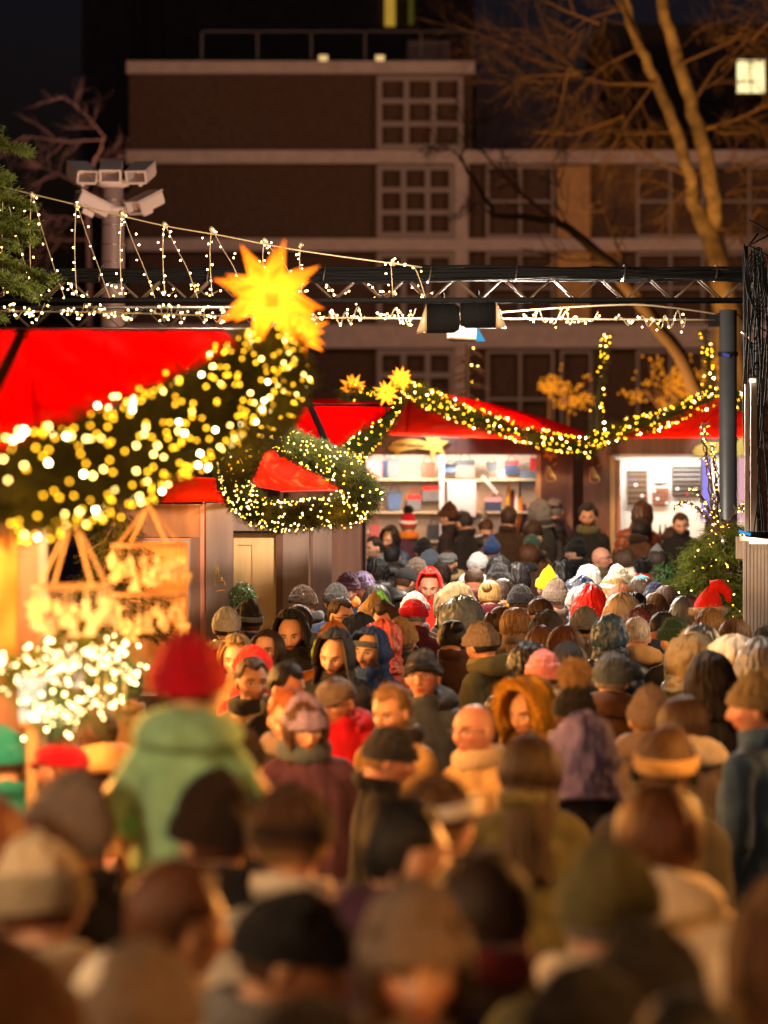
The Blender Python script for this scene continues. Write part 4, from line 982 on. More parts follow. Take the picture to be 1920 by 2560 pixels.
# ================================================================== stars
def star(label, x, y, s, R0, seed, em=1.0, group='glowing paper stars'):
    c = P(x, y, s); root = empty('paper_star', tuple(c), label, 'star lamp', group); rs = np.random.RandomState(seed)
    D_ = [(a, b, c_) for a in (-1, 0, 1) for b in (-1, 0, 1) for c_ in (-1, 0, 1) if (a, b, c_) != (0, 0, 0)]
    Rm = Matrix.Rotation(rs.uniform(0, 1.5), 3, 'X') @ Matrix.Rotation(rs.uniform(.2, .6), 3, 'Y') @ Matrix.Rotation(rs.uniform(0, 1.5), 3, 'Z')
    if R0 > .2: Rm = Matrix.Rotation(.30, 3, 'Y') @ Matrix.Rotation(.22, 3, 'X') @ Matrix.Rotation(.2, 3, 'Z')
    mb = MB(); mb.ball((0, 0, 0), R0 * .36, 12, 8)
    for d in D_:
        v = Rm @ Vector(d).normalized(); u = v.orthogonal().normalized(); w = v.cross(u); n = 4; br = R0 * (.255 if sum(map(abs, d)) < 3 else .22); L = R0 * (1.0 if sum(map(abs, d)) < 3 else .88)
        mb.add([v * R0 * .30 + (u * math.cos(2 * math.pi * k / n) + w * math.sin(2 * math.pi * k / n)) * br for k in range(n)] + [v * L], [(k, (k + 1) % n, n) for k in range(n)])
    key = 'paper_star_glow'
    if key not in _M:
        m = bpy.data.materials.new(key); m.use_nodes = True; nt = m.node_tree; nt.nodes.clear()
        tc = N(nt, 'ShaderNodeTexCoord'); ln = N(nt, 'ShaderNodeVectorMath', operation='LENGTH'); nt.links.new(tc.outputs['Object'], ln.inputs[0])
        rp = N(nt, 'ShaderNodeValToRGB'); e = rp.color_ramp.elements; e[0].position = .30; e[0].color = (1, .42, .02, 1); e[1].position = 1.0; e[1].color = (.95, .13, .005, 1)
        q = e.new(.6); q.color = (1, .25, .01, 1); nt.links.new(ln.outputs['Value'], rp.inputs[0])
        st = N(nt, 'ShaderNodeMapRange'); st.inputs[1].default_value = .3; st.inputs[2].default_value = 1; st.inputs[3].default_value = 2.5; st.inputs[4].default_value = .85; nt.links.new(ln.outputs['Value'], st.inputs[0])
        em_ = N(nt, 'ShaderNodeEmission'); nt.links.new(rp.outputs[0], em_.inputs[0]); nt.links.new(st.outputs[0], em_.inputs[1])
        df = N(nt, 'ShaderNodeBsdfDiffuse'); df.inputs[0].default_value = (.8, .35, .03, 1); ad = N(nt, 'ShaderNodeAddShader'); nt.links.new(em_.outputs[0], ad.inputs[0]); nt.links.new(df.outputs[0], ad.inputs[1])
        o = N(nt, 'ShaderNodeOutputMaterial'); nt.links.new(ad.outputs[0], o.inputs[0]); m.cycles.emission_sampling = 'NONE'; _M[key] = m
    me = MB(); me.add([v / R0 for v in map(Vector, mb.v)], mb.f); o = me.build('paper_shade', _M[key], root); o.scale = (R0, R0, R0)
    mb = MB(); mb.tube([c, c - Vector((0, 0, R0 * 1.4))], .008, 6); kid('mount', mb, M_rub, root)
    lamp('POINT', 'star_light', tuple(c + Vector((.05, -R0 * 1.25, -.1))), 3.5 * em, (1, .45, .08), .1)
star('big glowing yellow star on the near canopy peak', 672, 735, 600, .245, 2, 2.2)
star('orange star half hidden behind and below the big glowing star', 745, 830, 560, .15, 5, 1.0)
star('small orange star, leftmost of the three above the far canopy', 882, 968, 232, .165, 7)
star('small orange star, lowest and middle of the three above the far canopy', 966, 982, 246, .150, 9)
star('small orange star, highest of the three above the far canopy', 1001, 948, 222, .155, 11)
# ================================================================== STALLS
def cloth_sheet(name, quads, m, par, th=.012, n=14, sag=.03, wr=.01, seed=0):
    "quads of 4 world corners -> subdivided cloth with folds and a real thickness"
    V = []; F = []
    for a, b, c, d in quads:
        a, b, c, d = map(Vector, (a, b, c, d)); nr = (b - a).cross(d - a).normalized(); base = len(V)
        for i in range(n + 1):
            for j in range(n + 1):
                u, v = i / n, j / n; p = (a * (1 - u) + b * u) * (1 - v) + (d * (1 - u) + c * u) * v
                k = 16 * u * (1 - u) * v * (1 - v); p = p + Vector((0, 0, -sag * k)) + nr * (wr * noise.noise(Vector((p.x * 5 + seed, p.y * 5, p.z * 7))) * k)
                V.append(p)
        F += [(base + i * (n + 1) + j, base + (i + 1) * (n + 1) + j, base + (i + 1) * (n + 1) + j + 1, base + i * (n + 1) + j + 1) for i in range(n) for j in range(n)]
    o = link(name, meshnp(name, V, F), m, par); o.matrix_parent_inverse = PINV(par)
    sd = o.modifiers.new('solid', 'SOLIDIFY'); sd.thickness = th; sd.offset = -1
    return o
def text(par, body, loc, size, m, rot=(90, 0, 0), name='lettering', ext=.003):
    cu = bpy.data.curves.new('t', 'FONT'); cu.body = body; cu.size = size; cu.align_x = 'CENTER'; cu.align_y = 'CENTER'; cu.extrude = ext
    o = bpy.data.objects.new('t', cu); COL.objects.link(o); dg = bpy.context.evaluated_depsgraph_get(); me = bpy.data.meshes.new_from_object(o.evaluated_get(dg)); bpy.data.objects.remove(o)
    me.materials.clear(); me.materials.append(m); q = bpy.data.objects.new(name, me); COL.objects.link(q); q.parent = par; q.location = Vector(loc) - par.location; q.rotation_euler = tuple(R(a) for a in rot); return q
def front(mb, x0, x1, y0, y1, s, d0=0.0, d1=.06):
    D = FPX / s; mb.bx(px(x0, s), px(x1, s), D + d0, D + d1, pz(y1, s), pz(y0, s)); return mb

# ---- near stall on the left (red canopy, amber inside) : things nearest the camera
st = empty('market_stall', (-1.9, 15.5, 0), 'near wooden stall at the left with a red canopy and amber curtain', 'market stall')
A0 = P(-90, 832, 700); B0 = P(556, 832, 602); C0 = P(-90, 1175, 802); Pk = P(600, 872, 604)
cloth_sheet('canopy', [(A0, B0, Pk, C0), (A0 + Vector((-2.2, .3, -.5)), B0 + Vector((-2.4, 2.5, -.6)), B0, A0)], M_cloth, st, sag=.03, wr=.09, n=22)
sm_ = MB()
for t in (.22, .5, .74): sm_.tube([A0.lerp(B0, t) + Vector((.0, -.012, 0)), C0.lerp(Pk, t) + Vector((0, -.012, 0))], .006, 5)
kid('seam', sm_, mat('seam_thread', (.22, .002, .002), .9, spec=0.0), st)
mb = MB(); mb.tube([P(52, 836, 698), P(22, 900, 720), P(-20, 985, 745)], .024, 8); mb.tube([P(-90, 829, 700), P(556, 829, 602)], .012, 8); kid('canopy_frame', mb, mat('matt_dark_frame', (.02, .008, .006), 1.0, spec=0.0), st)
mb = MB(); front(mb, -60, 100, 1290, 2750, 620, 0, .05); kid('side_board', mb, M_wood, st)
mb = MB(); front(mb, 98, 118, 1325, 2750, 622, -.03, .04); front(mb, 60, 98, 1325, 1345, 622, -.03, .04); kid('door_frame', mb, M_frame, st)
cloth_sheet('curtain', [(P(-60, 1330, 640), P(48, 1330, 640), P(44, 1640, 640), P(-60, 1640, 640))], mat('amber_curtain', (.55, .22, .03), .8, trans=((.6, .25, .03), .4)), st, sag=0, wr=.05)
mb = MB(); mb.bx(-3.6, -1.15, 15.2, 17.2, 0, 1.0); kid('counter', mb, M_wood, st)
mb = MB(); mb.bx(-2.6, -2.53, 15.9, 15.97, 0, 2.5); kid('post', mb, M_wood, st)
lamp('AREA', 'stall_inner_lamp', (-2.1, 14.6, 2.35), 130, (1, .55, .25), .6, (-1.5, 14.6, 3.2))
lamp('AREA', 'stall_inner_lamp', (-1.75, 14.8, 2.5), 7, (1, .6, .22), .35, (-1.35, 15.8, 2.0))
# ornament rings hanging from the garland
def orn_outline(k, r):
    if k == 0: return [(r * (1 if i % 2 == 0 else .45) * math.sin(math.pi * i / 5), r * (1 if i % 2 == 0 else .45) * math.cos(math.pi * i / 5)) for i in range(10)]
    if k == 1: return [(0, r * 1.3), (r * .5, 0), (r * .2, 0), (r * .8, -r * 1.1), (-r * .8, -r * 1.1), (-r * .2, 0), (-r * .5, 0)]
    return [(r * .35 * math.sin(t) * (1.4 - .6 * math.cos(t)), r * 1.1 * math.cos(t)) for t in np.linspace(0, 2 * math.pi, 13)[:-1]]
def mobile(label, x, y, s, rpx, tiers, top, seed, om):
    c = P(x, y, s); root = empty('ornament_ring', tuple(c), label, 'ornament', 'ornament rings hanging at the near stall'); rs = np.random.RandomState(seed); r = rpx / s
    for ti, (yy, rr, nn_) in enumerate(tiers):
        cz = P(x, yy, s).z; mb = MB(); mb.tube([(c.x + rr / s * math.cos(t), c.y + rr / s * math.sin(t), cz) for t in np.linspace(0, 2 * math.pi, 33)], .006, 8, False)
        kid('ring', mb, mat('pale_wood_ring', (.30, .16, .06), .6), root, True)
        for k in range(nn_):
            a = 2 * math.pi * k / nn_ + rs.uniform(-.1, .1); q = Vector((c.x + rr / s * math.cos(a), c.y + rr / s * math.sin(a), cz)); dz = rs.uniform(.03, .12); sz = rs.uniform(.024, .040)
            mb = MB(); mb.prism([(px_, pz_) for px_, pz_ in orn_outline(rs.randint(0, 3), sz)], -.004, .004); V = [Matrix.Rotation(rs.uniform(-.8, .8), 3, 'Z') @ Vector(v) + q - Vector((0, 0, dz + sz)) for v in mb.v]
            m2 = MB(); m2.add(V, mb.f); m2.tube([q, q - Vector((0, 0, dz))], .0012, 3); o = kid('ornament', m2, om, root)
    mb = MB(); tp_ = P(x, top, s)
    for k in range(4):
        a = k * 1.57 + .6; rr = tiers[0][1] / s; e = Vector((c.x + rr * math.cos(a), c.y + rr * math.sin(a), P(x, tiers[0][0], s).z)); sd = (e - tp_).cross(Vector((0, 1, 0))).normalized() * .005; b = Vector((0, .002, 0))
        mb.add([tp_ - sd, tp_ + sd, e + sd, e - sd, tp_ - sd + b, tp_ + sd + b, e + sd + b, e - sd + b], [(0, 1, 2, 3), (7, 6, 5, 4), (0, 4, 5, 1), (1, 5, 6, 2), (2, 6, 7, 3), (3, 7, 4, 0)])
    mb.tube([tp_, tp_ + Vector((0, 0, .15))], .003, 4); kid('ribbon', mb, M_rib, root)
mobile('two tiered ring of pale hanging ornaments on ribbons above the red knitted hat', 372, 1372, 600, 88, [(1362, 92, 30), (1485, 88, 22)], 1262, 3, M_orn)
mobile('single ring of pale hanging ornaments on twisted ribbons, left of the two tiered one', 182, 1478, 680, 92, [(1466, 98, 36)], 1290, 4, M_orn)
# bright display of LED twigs and paper lanterns
def display(label, cx, cy, s, rx, ry, n, seed, leafm):
    rs = np.random.RandomState(seed); c = P(cx, cy, s); root = empty('lit_twig_wreath', tuple(c), label, 'wreath', 'wreaths of bright fairy lights at the near stall'); mb = MB(); bp = []
    for k in range(26):
        a = rs.uniform(0, 2 * math.pi); p = c.copy(); pts = [p.copy()]; d = Vector((math.cos(a) * rx, rs.uniform(-.3, .3) * rx, math.sin(a) * ry)) / s / 5
        for i in range(6): d = d + Vector(rs.normal(0, .15, 3)) * rx / s / 5; p = p + d; pts.append(p.copy())
        mb.tube(pts, .002, 4)
        for i in range(max(1, n // 26)): t = rs.uniform(.6, 5.9); q = pts[int(t)].lerp(pts[min(6, int(t) + 1)], t % 1); bp.append(tuple(q + Vector(rs.normal(0, .008, 3))))
    kid('twigs', mb, M_bark2, root); add_bulbs(root, bp, .0058, [E_disp], (1.0,), rs)
    P_ = [tuple(c + Vector((rs.normal(0, rx / s * .5), rs.normal(0, .05), rs.normal(0, ry / s * .5)))) for _ in range(150)]; V, F = sprigs(P_, rs.normal(0, 1, (150, 3)), np.full(150, 1.2)); o = link('leaves', meshnp('leaves', V, F, False), leafm, root); o.matrix_parent_inverse = PINV(root)
display('bright wreath of fairy lights, the left one beside the white lantern', 40, 1690, 650, 90, 45, 80, 1, M_needle2)
display('bright wreath of fairy lights directly over the white lantern', 125, 1680, 640, 90, 50, 80, 2, M_needle2)
display('bright wreath of fairy lights, upper middle of the stall display', 195, 1630, 640, 100, 30, 80, 3, M_needle2)
display('bright wreath of fairy lights right beside the big red hat', 290, 1690, 600, 60, 80, 80, 4, M_leaf)
display('bright wreath of fairy lights, lowest one over the red cap', 150, 1780, 660, 100, 45, 90, 5, M_leaf)
def lantern(label, x, y0, y1, s, rpx, em):
    c = P(x, y1, s); r = rpx / s; h = (y1 - y0) / s; root = empty('paper_lantern', tuple(c), label, 'lantern', 'white lanterns on the stall display'); mb = MB()
    mb.lathe([(r * .92, 0), (r, h * .1), (r * 1.02, h * .5), (r, h * .9), (r * .92, h)], tuple(c), 24); kid('paper_shade', mb, emit('lantern_glow', (1, .84, .55), 1.5), root, True)
    mb = MB(); mb.lathe([(0.001, -.012), (r * .96, -.012), (r * .96, .004), (0.001, .004)], tuple(c), 24); mb.lathe([(r * .85, h), (r * .95, h), (r * .95, h + .01), (r * .85, h + .01)], tuple(c), 24); mb.bx(c.x - .02, c.x + .02, c.y - .02, c.y + .02, c.z - .9, c.z - .012); kid('base', mb, M_pine, root)
lantern('tall glowing white paper lantern at the left end of the stall display', 80, 1690, 1805, 650, 33, 1)
lantern('glowing white paper lantern behind the bright wreaths', 180, 1625, 1720, 620, 28, 1)
lamp('POINT', 'display_glow', tuple(P(150, 1700, 690)), 8, (1, .66, .30), .15)
lamp('POINT', 'display_glow', tuple(P(260, 1500, 690)), 2.5, (1, .62, .28), .12)
# glass tube ornaments in a row under the right wreath
for i, x in enumerate((245, 265, 287, 312)):
    c = P(x, 1740, 600); r = empty('glass_ornament', tuple(c), None, 'ornament', 'row of hanging glass icicles by the red hat'); r['label'] = 'clear hanging glass icicle by the big red hat, %s of the four' % ('leftmost', 'second from the left', 'third from the left', 'rightmost')[i]
    mb = MB(); mb.lathe([(.001, -.06), (.009, -.03), (.011, .04), (.004, .075), (.001, .08)], tuple(c), 10); kid('glass', mb, mat('cream_glass', (.8, .7, .5), .1, spec=.9), r, True)
    mb = MB(); mb.tube([c + Vector((0, 0, .08)), c + Vector((0, 0, .22))], .0015, 4); kid('cord', mb, M_rib, r)
# fir tree seen through the near stall
s = 430; X0, D0 = px(290, s), FPX / s; tips = []; rs = np.random.RandomState(22)
for i in range(46):
    z = pz(1290 + i * 7, s); a = rs.uniform(0, 6.28); L = .12 + .005 * i; tips.append(((X0, D0, z + .04), (X0 + L * math.cos(a), D0 + L * math.sin(a), z - .03), .09))
fir_branchy('dark green fir tree between the near stall and the wooden stall', (X0, D0), tips, 43, M_needle, 110, 1.4, 0, trunk=([(X0, D0, 0), (X0, D0, pz(1290, s))], [.04, .01]))

# ---- wooden stall in the middle distance (left)
S = 300.0
st = empty('market_stall', (px(640, S), FPX / S, 0), 'brown wooden stall with a pale pine door, number star and sharp garland at the left', 'market stall')
def em(path_, par, u0, v0, k, S_, d, r, name='emblem', closed=False):
    mb = MB(); D = FPX / S_ + d
    for pl in path_:
        pts = [Vector((px(u0 + u / k, S_), D, pz(v0 + v / k, S_))) for u, v in pl]; mb.tube(pts + ([pts[0]] if closed else []), r, 6)
    return kid(name, mb, M_gold, par)
mb = MB(); front(mb, 515, 583, 1258, 1935, S, 0, .12); p_ = kid('post', mb, M_wood2, st, label='post with a gold line drawing of a cathedral')
em([[(245, 1165), (244, 1080), (252, 1000), (258, 932), (262, 932)], [(262, 1020), (272, 932), (284, 930), (290, 1000), (298, 1098), (318, 1110), (320, 1062), (332, 1064), (336, 1105), (350, 1100), (365, 1155)], [(262, 1218), (300, 1206), (360, 1203)], [(268, 960), (266, 1030)], [(280, 960), (284, 1010)]], st, 480, 1200, 4.366, S, -.006, .0035)
mb = MB(); front(mb, 707, 772, 1295, 1935, S, 0, .12); kid('post', mb, M_wood2, st)
mb = MB(); mb.box((px(799, S) + .01, FPX / S + .20, pz(1620, S) + .05), (.20, .03, (1935 - 1290) / S), rz=R(38)); kid('side_board', mb, M_wood2, st)
mb = MB(); front(mb, 583, 707, 1258, 1328, S, .02, .10); kid('lintel', mb, M_wood2, st)
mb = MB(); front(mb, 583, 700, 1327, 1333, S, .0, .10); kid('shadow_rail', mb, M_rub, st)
mb = MB(); front(mb, 583, 592, 1333, 1935, S, .09, .13); front(mb, 632, 690, 1333, 1935, S, .09, .13); front(mb, 592, 632, 1333, 1363, S, .09, .13); front(mb, 592, 632, 1363, 1935, S, .105, .13); front(mb, 629, 632, 1363, 1935, S, .085, .09)
kid('door', mb, M_pine, st)
mb = MB(); front(mb, 690, 707, 1333, 1935, S, .01, .14); front(mb, 688, 700, 1560, 1640, S, -.03, .01); kid('door_jamb', mb, mat('dark_red_brown_wood', (.10, .035, .015), .6, 0, .2, 9), st)
mb = MB(); front(mb, 280, 508, 1262, 1343, S, .05, .15); kid('fascia', mb, mat('orange_brown_wood', (.34, .13, .035), .6, 0, .25, 9, stretch=(1, 1, .2)), st)
mb = MB(); front(mb, 262, 476, 1347, 1353, S, .0, .05); front(mb, 471, 476, 1353, 1935, S, .0, .05); kid('opening_frame', mb, M_frame, st)
mb = MB(); front(mb, 476, 500, 1343, 1935, S, .03, .12); kid('post', mb, M_wood, st); mb = MB(); front(mb, 500, 515, 1262, 1935, S, .04, .12); kid('edge_board', mb, mat('salmon_board', (.55, .22, .13), .6), st)
mb = MB(); front(mb, 240, 471, 1353, 1935, S, .9, .95); kid('inner_wall', mb, mat('orange_wall', (.62, .26, .06), .7, 0, .2, 5), st)
mb = MB(); front(mb, 240, 471, 1740, 1935, S, .0, .5); kid('counter', mb, M_wood, st)
lamp('AREA', 'stall_inner_lamp', (px(400, S), FPX / S + .45, 1.95), 9, (1, .50, .15), .3, (px(400, S), FPX / S + .9, 1.2))
# canopies of that stall
q = lambda x, y, s: P(x, y, s)
cloth_sheet('canopy', [(q(575, 1095, 322), q(650, 1108, 320), q(868, 1222, 312), q(700, 1226, 312)), (q(575, 1095, 322), q(700, 1226, 312), q(640, 1215, 313), q(585, 1165, 318))], M_clothg, st, th=.006, n=24, sag=.02, wr=.10)
mb = MB(); mb.tube([q(700, 1229, 311), q(868, 1225, 311)], .010, 8); mb.tube([q(585, 1105, 321), q(690, 1152, 316), q(800, 1192, 313)], .005, 6); kid('canopy_frame', mb, mat('dark_red_rail', (.16, .01, .01), .4), st)
cloth_sheet('canopy', [(q(430, 1188, 306), q(540, 1195, 306), q(545, 1252, 300), q(400, 1254, 300)), (q(538, 1225, 304), q(560, 1230, 303), q(625, 1258, 300), q(545, 1254, 300))], mat('orange_red_canopy', (.62, .035, .008), .9, trans=((.95, .10, .02), .5), spec=0.03), st, th=.008, sag=.01, wr=.02)
lamp('AREA', 'canopy_lamp', tuple(q(500, 1262, 296) + Vector((0, .35, 0))), 16, (1, .5, .2), .25, tuple(q(500, 1200, 305)))
lamp('AREA', 'canopy_lamp', tuple(q(720, 1250, 300) + Vector((0, .5, 0))), 18, (1, .45, .2), .25, tuple(q(720, 1160, 318)))
for x in (480, 535): 
    lamp('POINT', 'eave_lamp', tuple(q(x, 1275, 302)), 1.2, (1, .55, .1), .03)
mb = MB(); mb.tube([q(508, 1255, 299), q(508, 1345, 299)], .010, 8); kid('drain_pipe', mb, mat('dark_red_brown_wood', (.1, .035, .015), .6), st)
def numstar(label, x, y, s, R0, num, par_name='star_sign', pts=5, d=-.02):
    c = P(x, y, s); c.y += d; root = empty(par_name, tuple(c), label, 'sign'); poly = [(c.x + R0 * (1 if i % 2 == 0 else (.50 if pts == 5 else .60)) * math.sin(math.pi * i / pts), c.z + R0 * (1 if i % 2 == 0 else (.50 if pts == 5 else .60)) * math.cos(math.pi * i / pts)) for i in range(2 * pts)]
    mb = MB(); mb.prism(poly, c.y - .01, c.y + .01); kid('board', mb, M_signl if pts == 5 else mat('gold_star_board', (.80, .42, .03), .6), root); text(root, num, (c.x, c.y - .014, c.z), R0 * .62, M_ink); return root
numstar('pale wooden star sign with the number 75 under the sharp garland', 793, 1292, 290, .105, '75')
fl = empty('flood_light', tuple(q(438, 1270, 296)), 'small black floodlight on a bracket under the orange canopy', 'floodlight')
mb = MB(); c = q(438, 1272, 296); mb.box(c, (.075, .05, .05), rz=.3, rx=.35); mb.box(c + Vector((-.03, 0, .03)), (.02, .03, .06)); kid('housing', mb, M_rub, fl); mb = MB(); mb.box(c + Vector((.012, -.03, -.008)), (.052, .006, .034), rz=.3, rx=.35); kid('glass', mb, mat('flood_glass', (.4, .4, .42), .2), fl); mb = MB(); mb.tube([c, c + Vector((.005, 0, .10))], .006, 6); mb.tube([c + Vector((.03, 0, 0)), c + Vector((.03, 0, .16))], .003, 5); kid('bracket', mb, M_rub, fl)

# ---- far stall with bags
S = 200.0; D = FPX / S
st = empty('market_stall', (px(1100, S), D, 0), 'far brightly lit stall selling bags under a yellow comet sign', 'market stall')
mb = MB(); front(mb, 868, 1350, 1086, 1137, S, 0, .08); kid('fascia', mb, M_wood, st)
mb = MB(); front(mb, 1352, 1412, 1095, 1645, S, -.02, .10); kid('post', mb, M_wood, st, label='brown post with gold cathedral emblem and number star'); mb = MB(); front(mb, 1340, 1352, 1137, 1645, S, -.01, .10); kid('edge_board', mb, M_pine, st)
mb = MB(); front(mb, 1412, 1432, 1095, 1645, S, 0, .6); kid('side_board', mb, M_wood, st)
mb = MB(); mb.bx(px(770, S), px(1345, S), D, D + .5, .85, .95); mb.bx(px(770, S), px(1345, S), D + .02, D + .06, 0, .85); kid('counter', mb, M_wood, st)
mb = MB(); mb.bx(px(760, S), px(1352, S), D + 1.0, D + 1.05, 0, 2.75); kid('back_wall', mb, mat('warm_white_wall', (.70, .58, .46), .8, 0, .12, 3), st)
mb = MB(); mb.bx(px(760, S), px(1352, S), D + .1, D + 1.0, 2.62, 2.66); kid('ceiling', mb, M_white, st)
SB_ = FPX / (D + .75)
def shelf(x0, x1, y): mb = MB(); mb.bx(px(x0, SB_), px(x1, SB_), D + .55, D + .99, pz(y + 5, SB_), pz(y, SB_)); kid('shelf', mb, M_shelf, st)
for x0, x1, y in ((905, 1098, 1196), (1110, 1205, 1198), (1222, 1345, 1196), (890, 1098, 1278), (1165, 1205, 1278), (1215, 1345, 1278), (900, 1098, 1350)): shelf(x0, x1, y)
mb = MB(); mb.bx(px(1098, SB_), px(1110, SB_), D + .5, D + .98, .9, 2.6); kid('upright', mb, M_white, st)
mb = MB(); mb.bx(px(1118, SB_), px(1188, SB_), D + .45, D + .5, pz(1290, SB_), pz(1200, SB_)); kid('display_board', mb, M_white, st)
mb = MB(); mb.box((px(1225, SB_), D + .8, pz(1212, SB_)), (.05, .03, .30), ry=-.7); kid('shelf_brace', mb, M_white, st)
for x in (930, 1040, 1150, 1260): lamp('AREA', 'shop_lamp', (px(x, S), D + .35, 2.55), 9, (1, .90, .78), .25, (px(x, S), D + .9, 1.7))
lamp('AREA', 'shop_lamp', (px(1100, S), D - .2, 2.50), 22, (1, .8, .6), .5, (px(1100, S), D - 3, 1.3))
def bag(label, x0, x1, y0, y1, c, kind='tote', c2=None):
    b = P((x0 + x1) / 2, y1, SB_); root = empty('bag', (b.x, D + .70, b.z), label, 'bag', 'bags on display in the far stall'); w = (x1 - x0) / SB_; h = (y1 - y0) / SB_; X, Y, Z = b.x, D + .70, b.z; t = .07
    mb = MB()
    if kind == 'tote': V = [(X - w * .42, Y - t, Z), (X + w * .42, Y - t, Z), (X + w * .42, Y + t, Z), (X - w * .42, Y + t, Z), (X - w / 2, Y - t * .6, Z + h), (X + w / 2, Y - t * .6, Z + h * .94), (X + w / 2, Y + t * .6, Z + h * .94), (X - w / 2, Y + t * .6, Z + h)]
    elif kind == 'pouch': V = [(X - w * .35, Y - t, Z), (X + w * .35, Y - t, Z), (X + w * .35, Y + t, Z), (X - w * .35, Y + t, Z), (X - w / 2, Y - t * .5, Z + h), (X + w / 2, Y - t * .5, Z + h), (X + w / 2, Y + t * .5, Z + h), (X - w / 2, Y + t * .5, Z + h)]
    else: V = [(X - w / 2, Y - t, Z), (X + w / 2, Y - t, Z), (X + w / 2, Y + t, Z), (X - w / 2, Y + t, Z), (X - w / 2, Y - t, Z + h), (X + w / 2, Y - t, Z + h), (X + w / 2, Y + t, Z + h), (X - w / 2, Y + t, Z + h)]
    mb.add(V, [(0, 3, 2, 1), (0, 1, 5, 4), (1, 2, 6, 5), (2, 3, 7, 6), (3, 0, 4, 7), (4, 5, 6, 7)]); kid('bag_body', mb, mat('leather_' + c, C[c], .5, 0, .1, 10), root)
    if c2: mb = MB(); mb.bx(X - w * .5 - .003, X + w * .5 + .003, Y - t - .004, Y + t + .004, Z + h * .72, Z + h + .004); kid('flap', mb, mat('leather_' + c2, C[c2], .5, 0, .1, 10), root)
    mb = MB(); n = 9; mb.tube([(X - w * .28 * math.cos(math.pi * i / n), Y - t * .7, Z + h * .95 + min(.10, h * .5) * math.sin(math.pi * i / n)) for i in range(n + 1)], .006, 5, False); kid('handle', mb, mat('leather_' + (c2 or c), C[c2 or c], .5, 0, .1, 10), root, True)
for b_ in (('large orange tote bag on the top shelf at the left', 915, 958, 1150, 1194, 'coral', 'tote'), ('grey oval handbag on the top shelf beside the large orange tote', 966, 1000, 1146, 1194, 'grey', 'pouch'),
           ('narrow navy bag squeezed between the orange tote and the grey handbag', 955, 967, 1152, 1194, 'navy', 'box'), ('bright orange tote bag in the middle of the top shelf', 1050, 1088, 1155, 1194, 'rust', 'tote'),
           ('blue and black clutch bag at the right of the upright', 1108, 1142, 1160, 1180, 'blue', 'pouch', 'black'), ('stack like grey bag with maroon strap on the top shelf', 1138, 1186, 1150, 1194, 'taupe', 'box', 'charcoal'),
           ('black curved shoulder bag on the right of the top shelf', 1214, 1244, 1155, 1178, 'charcoal', 'pouch'), ('red and navy messenger bag at the right', 1262, 1295, 1152, 1186, 'navy', 'box', 'red'), ('grey triangular bag below the black shoulder bag', 1240, 1268, 1172, 1194, 'grey', 'pouch'),
           ('large slate handbag with gold buckle hanging at the right end', 1298, 1340, 1176, 1218, 'slate', 'tote'), ('red bag strap and pouch in the top right corner', 1325, 1345, 1145, 1175, 'dred', 'box'), ('light blue box bag on the middle shelf at the left', 938, 955, 1222, 1252, 'bluegrey', 'box'),
           ('blue bucket bag on the middle shelf', 966, 1006, 1228, 1275, 'denim', 'pouch'), ('small grey box bag with a red lid', 1018, 1052, 1238, 1275, 'grey', 'box', 'scarlet'), ('large grey box bag with a red lid', 1056, 1098, 1215, 1252, 'grey', 'box', 'scarlet'),
           ('grey leather panel bag on the white display board', 1135, 1170, 1230, 1275, 'lgrey', 'box'), ('navy and pink handbag on the middle shelf at the right', 1212, 1252, 1245, 1276, 'navy', 'box', 'pink'), ('dark folder bag with an orange tag on the lowest shelf', 1068, 1100, 1312, 1348, 'charcoal', 'box'),
           ('orange bag at the left end of the lowest shelf', 925, 950, 1310, 1348, 'coral', 'tote')): bag(*b_)
sc = empty('hanging_scarves', tuple(P(1290, 1300, SB_)), 'bunch of colourful scarves hanging on a stand in the bag stall', 'scarves')
for i, (x, c) in enumerate(((1272, 'mustard'), (1282, 'maroon'), (1292, 'cream'), (1302, 'orange'), (1288, 'lilac'), (1312, 'plum'), (1322, 'grey'))):
    mb = MB(); a = P(x, 1215 + i * 9, SB_); b = P(x - 14 + i, 1330, SB_); mb.tube([a, a.lerp(b, .5) + Vector((.02, -.02, 0)), b], [.02, .035, .04], 8); kid('scarf', mb, cloth(c), sc, True)
mb = MB(); mb.tube([P(1300, 1200, SB_), P(1300, 1500, SB_)], .012, 6); kid('stand', mb, M_rub, sc)
# comet sign
cm = empty('comet_sign', tuple(P(1050, 1130, S)), 'yellow shooting star sign board with a curved tail over the bag stall', 'sign')
def comet(par, x0, y0, k, Sx, d):
    Dd = FPX / Sx + d; tail = [(1048, 195), (1100, 130), (1180, 95), (1280, 78), (1400, 85), (1520, 110), (1520, 210), (1400, 190), (1290, 205), (1220, 225), (1160, 275), (1130, 250), (1140, 232), (1060, 225), (1085, 205)]
    mb = MB(); mb.prism([(px(x0 + u / k, Sx), pz(y0 + v / k, Sx)) for u, v in tail], Dd - .02, Dd + .015); kid('tail_board', mb, M_sign, par)
    cx, cy = 1600, 150; mb = MB(); mb.prism([(px(x0 + (cx + (175 if i % 2 == 0 else 78) * math.sin(math.pi * i / 6 + .25)) / k, Sx), pz(y0 + (cy - (175 if i % 2 == 0 else 78) * math.cos(math.pi * i / 6 + .25)) / k, Sx)) for i in range(12)], Dd - .035, Dd - .021); kid('star_board', mb, M_sign, par)
comet(cm, 740, 1080, 4.608, S, -.06)
text(cm, 'Ledertaschen & Mehr', (px(1050, S), FPX / S - .09, pz(1114, S)), .085, M_ink, (90, 4, 0))
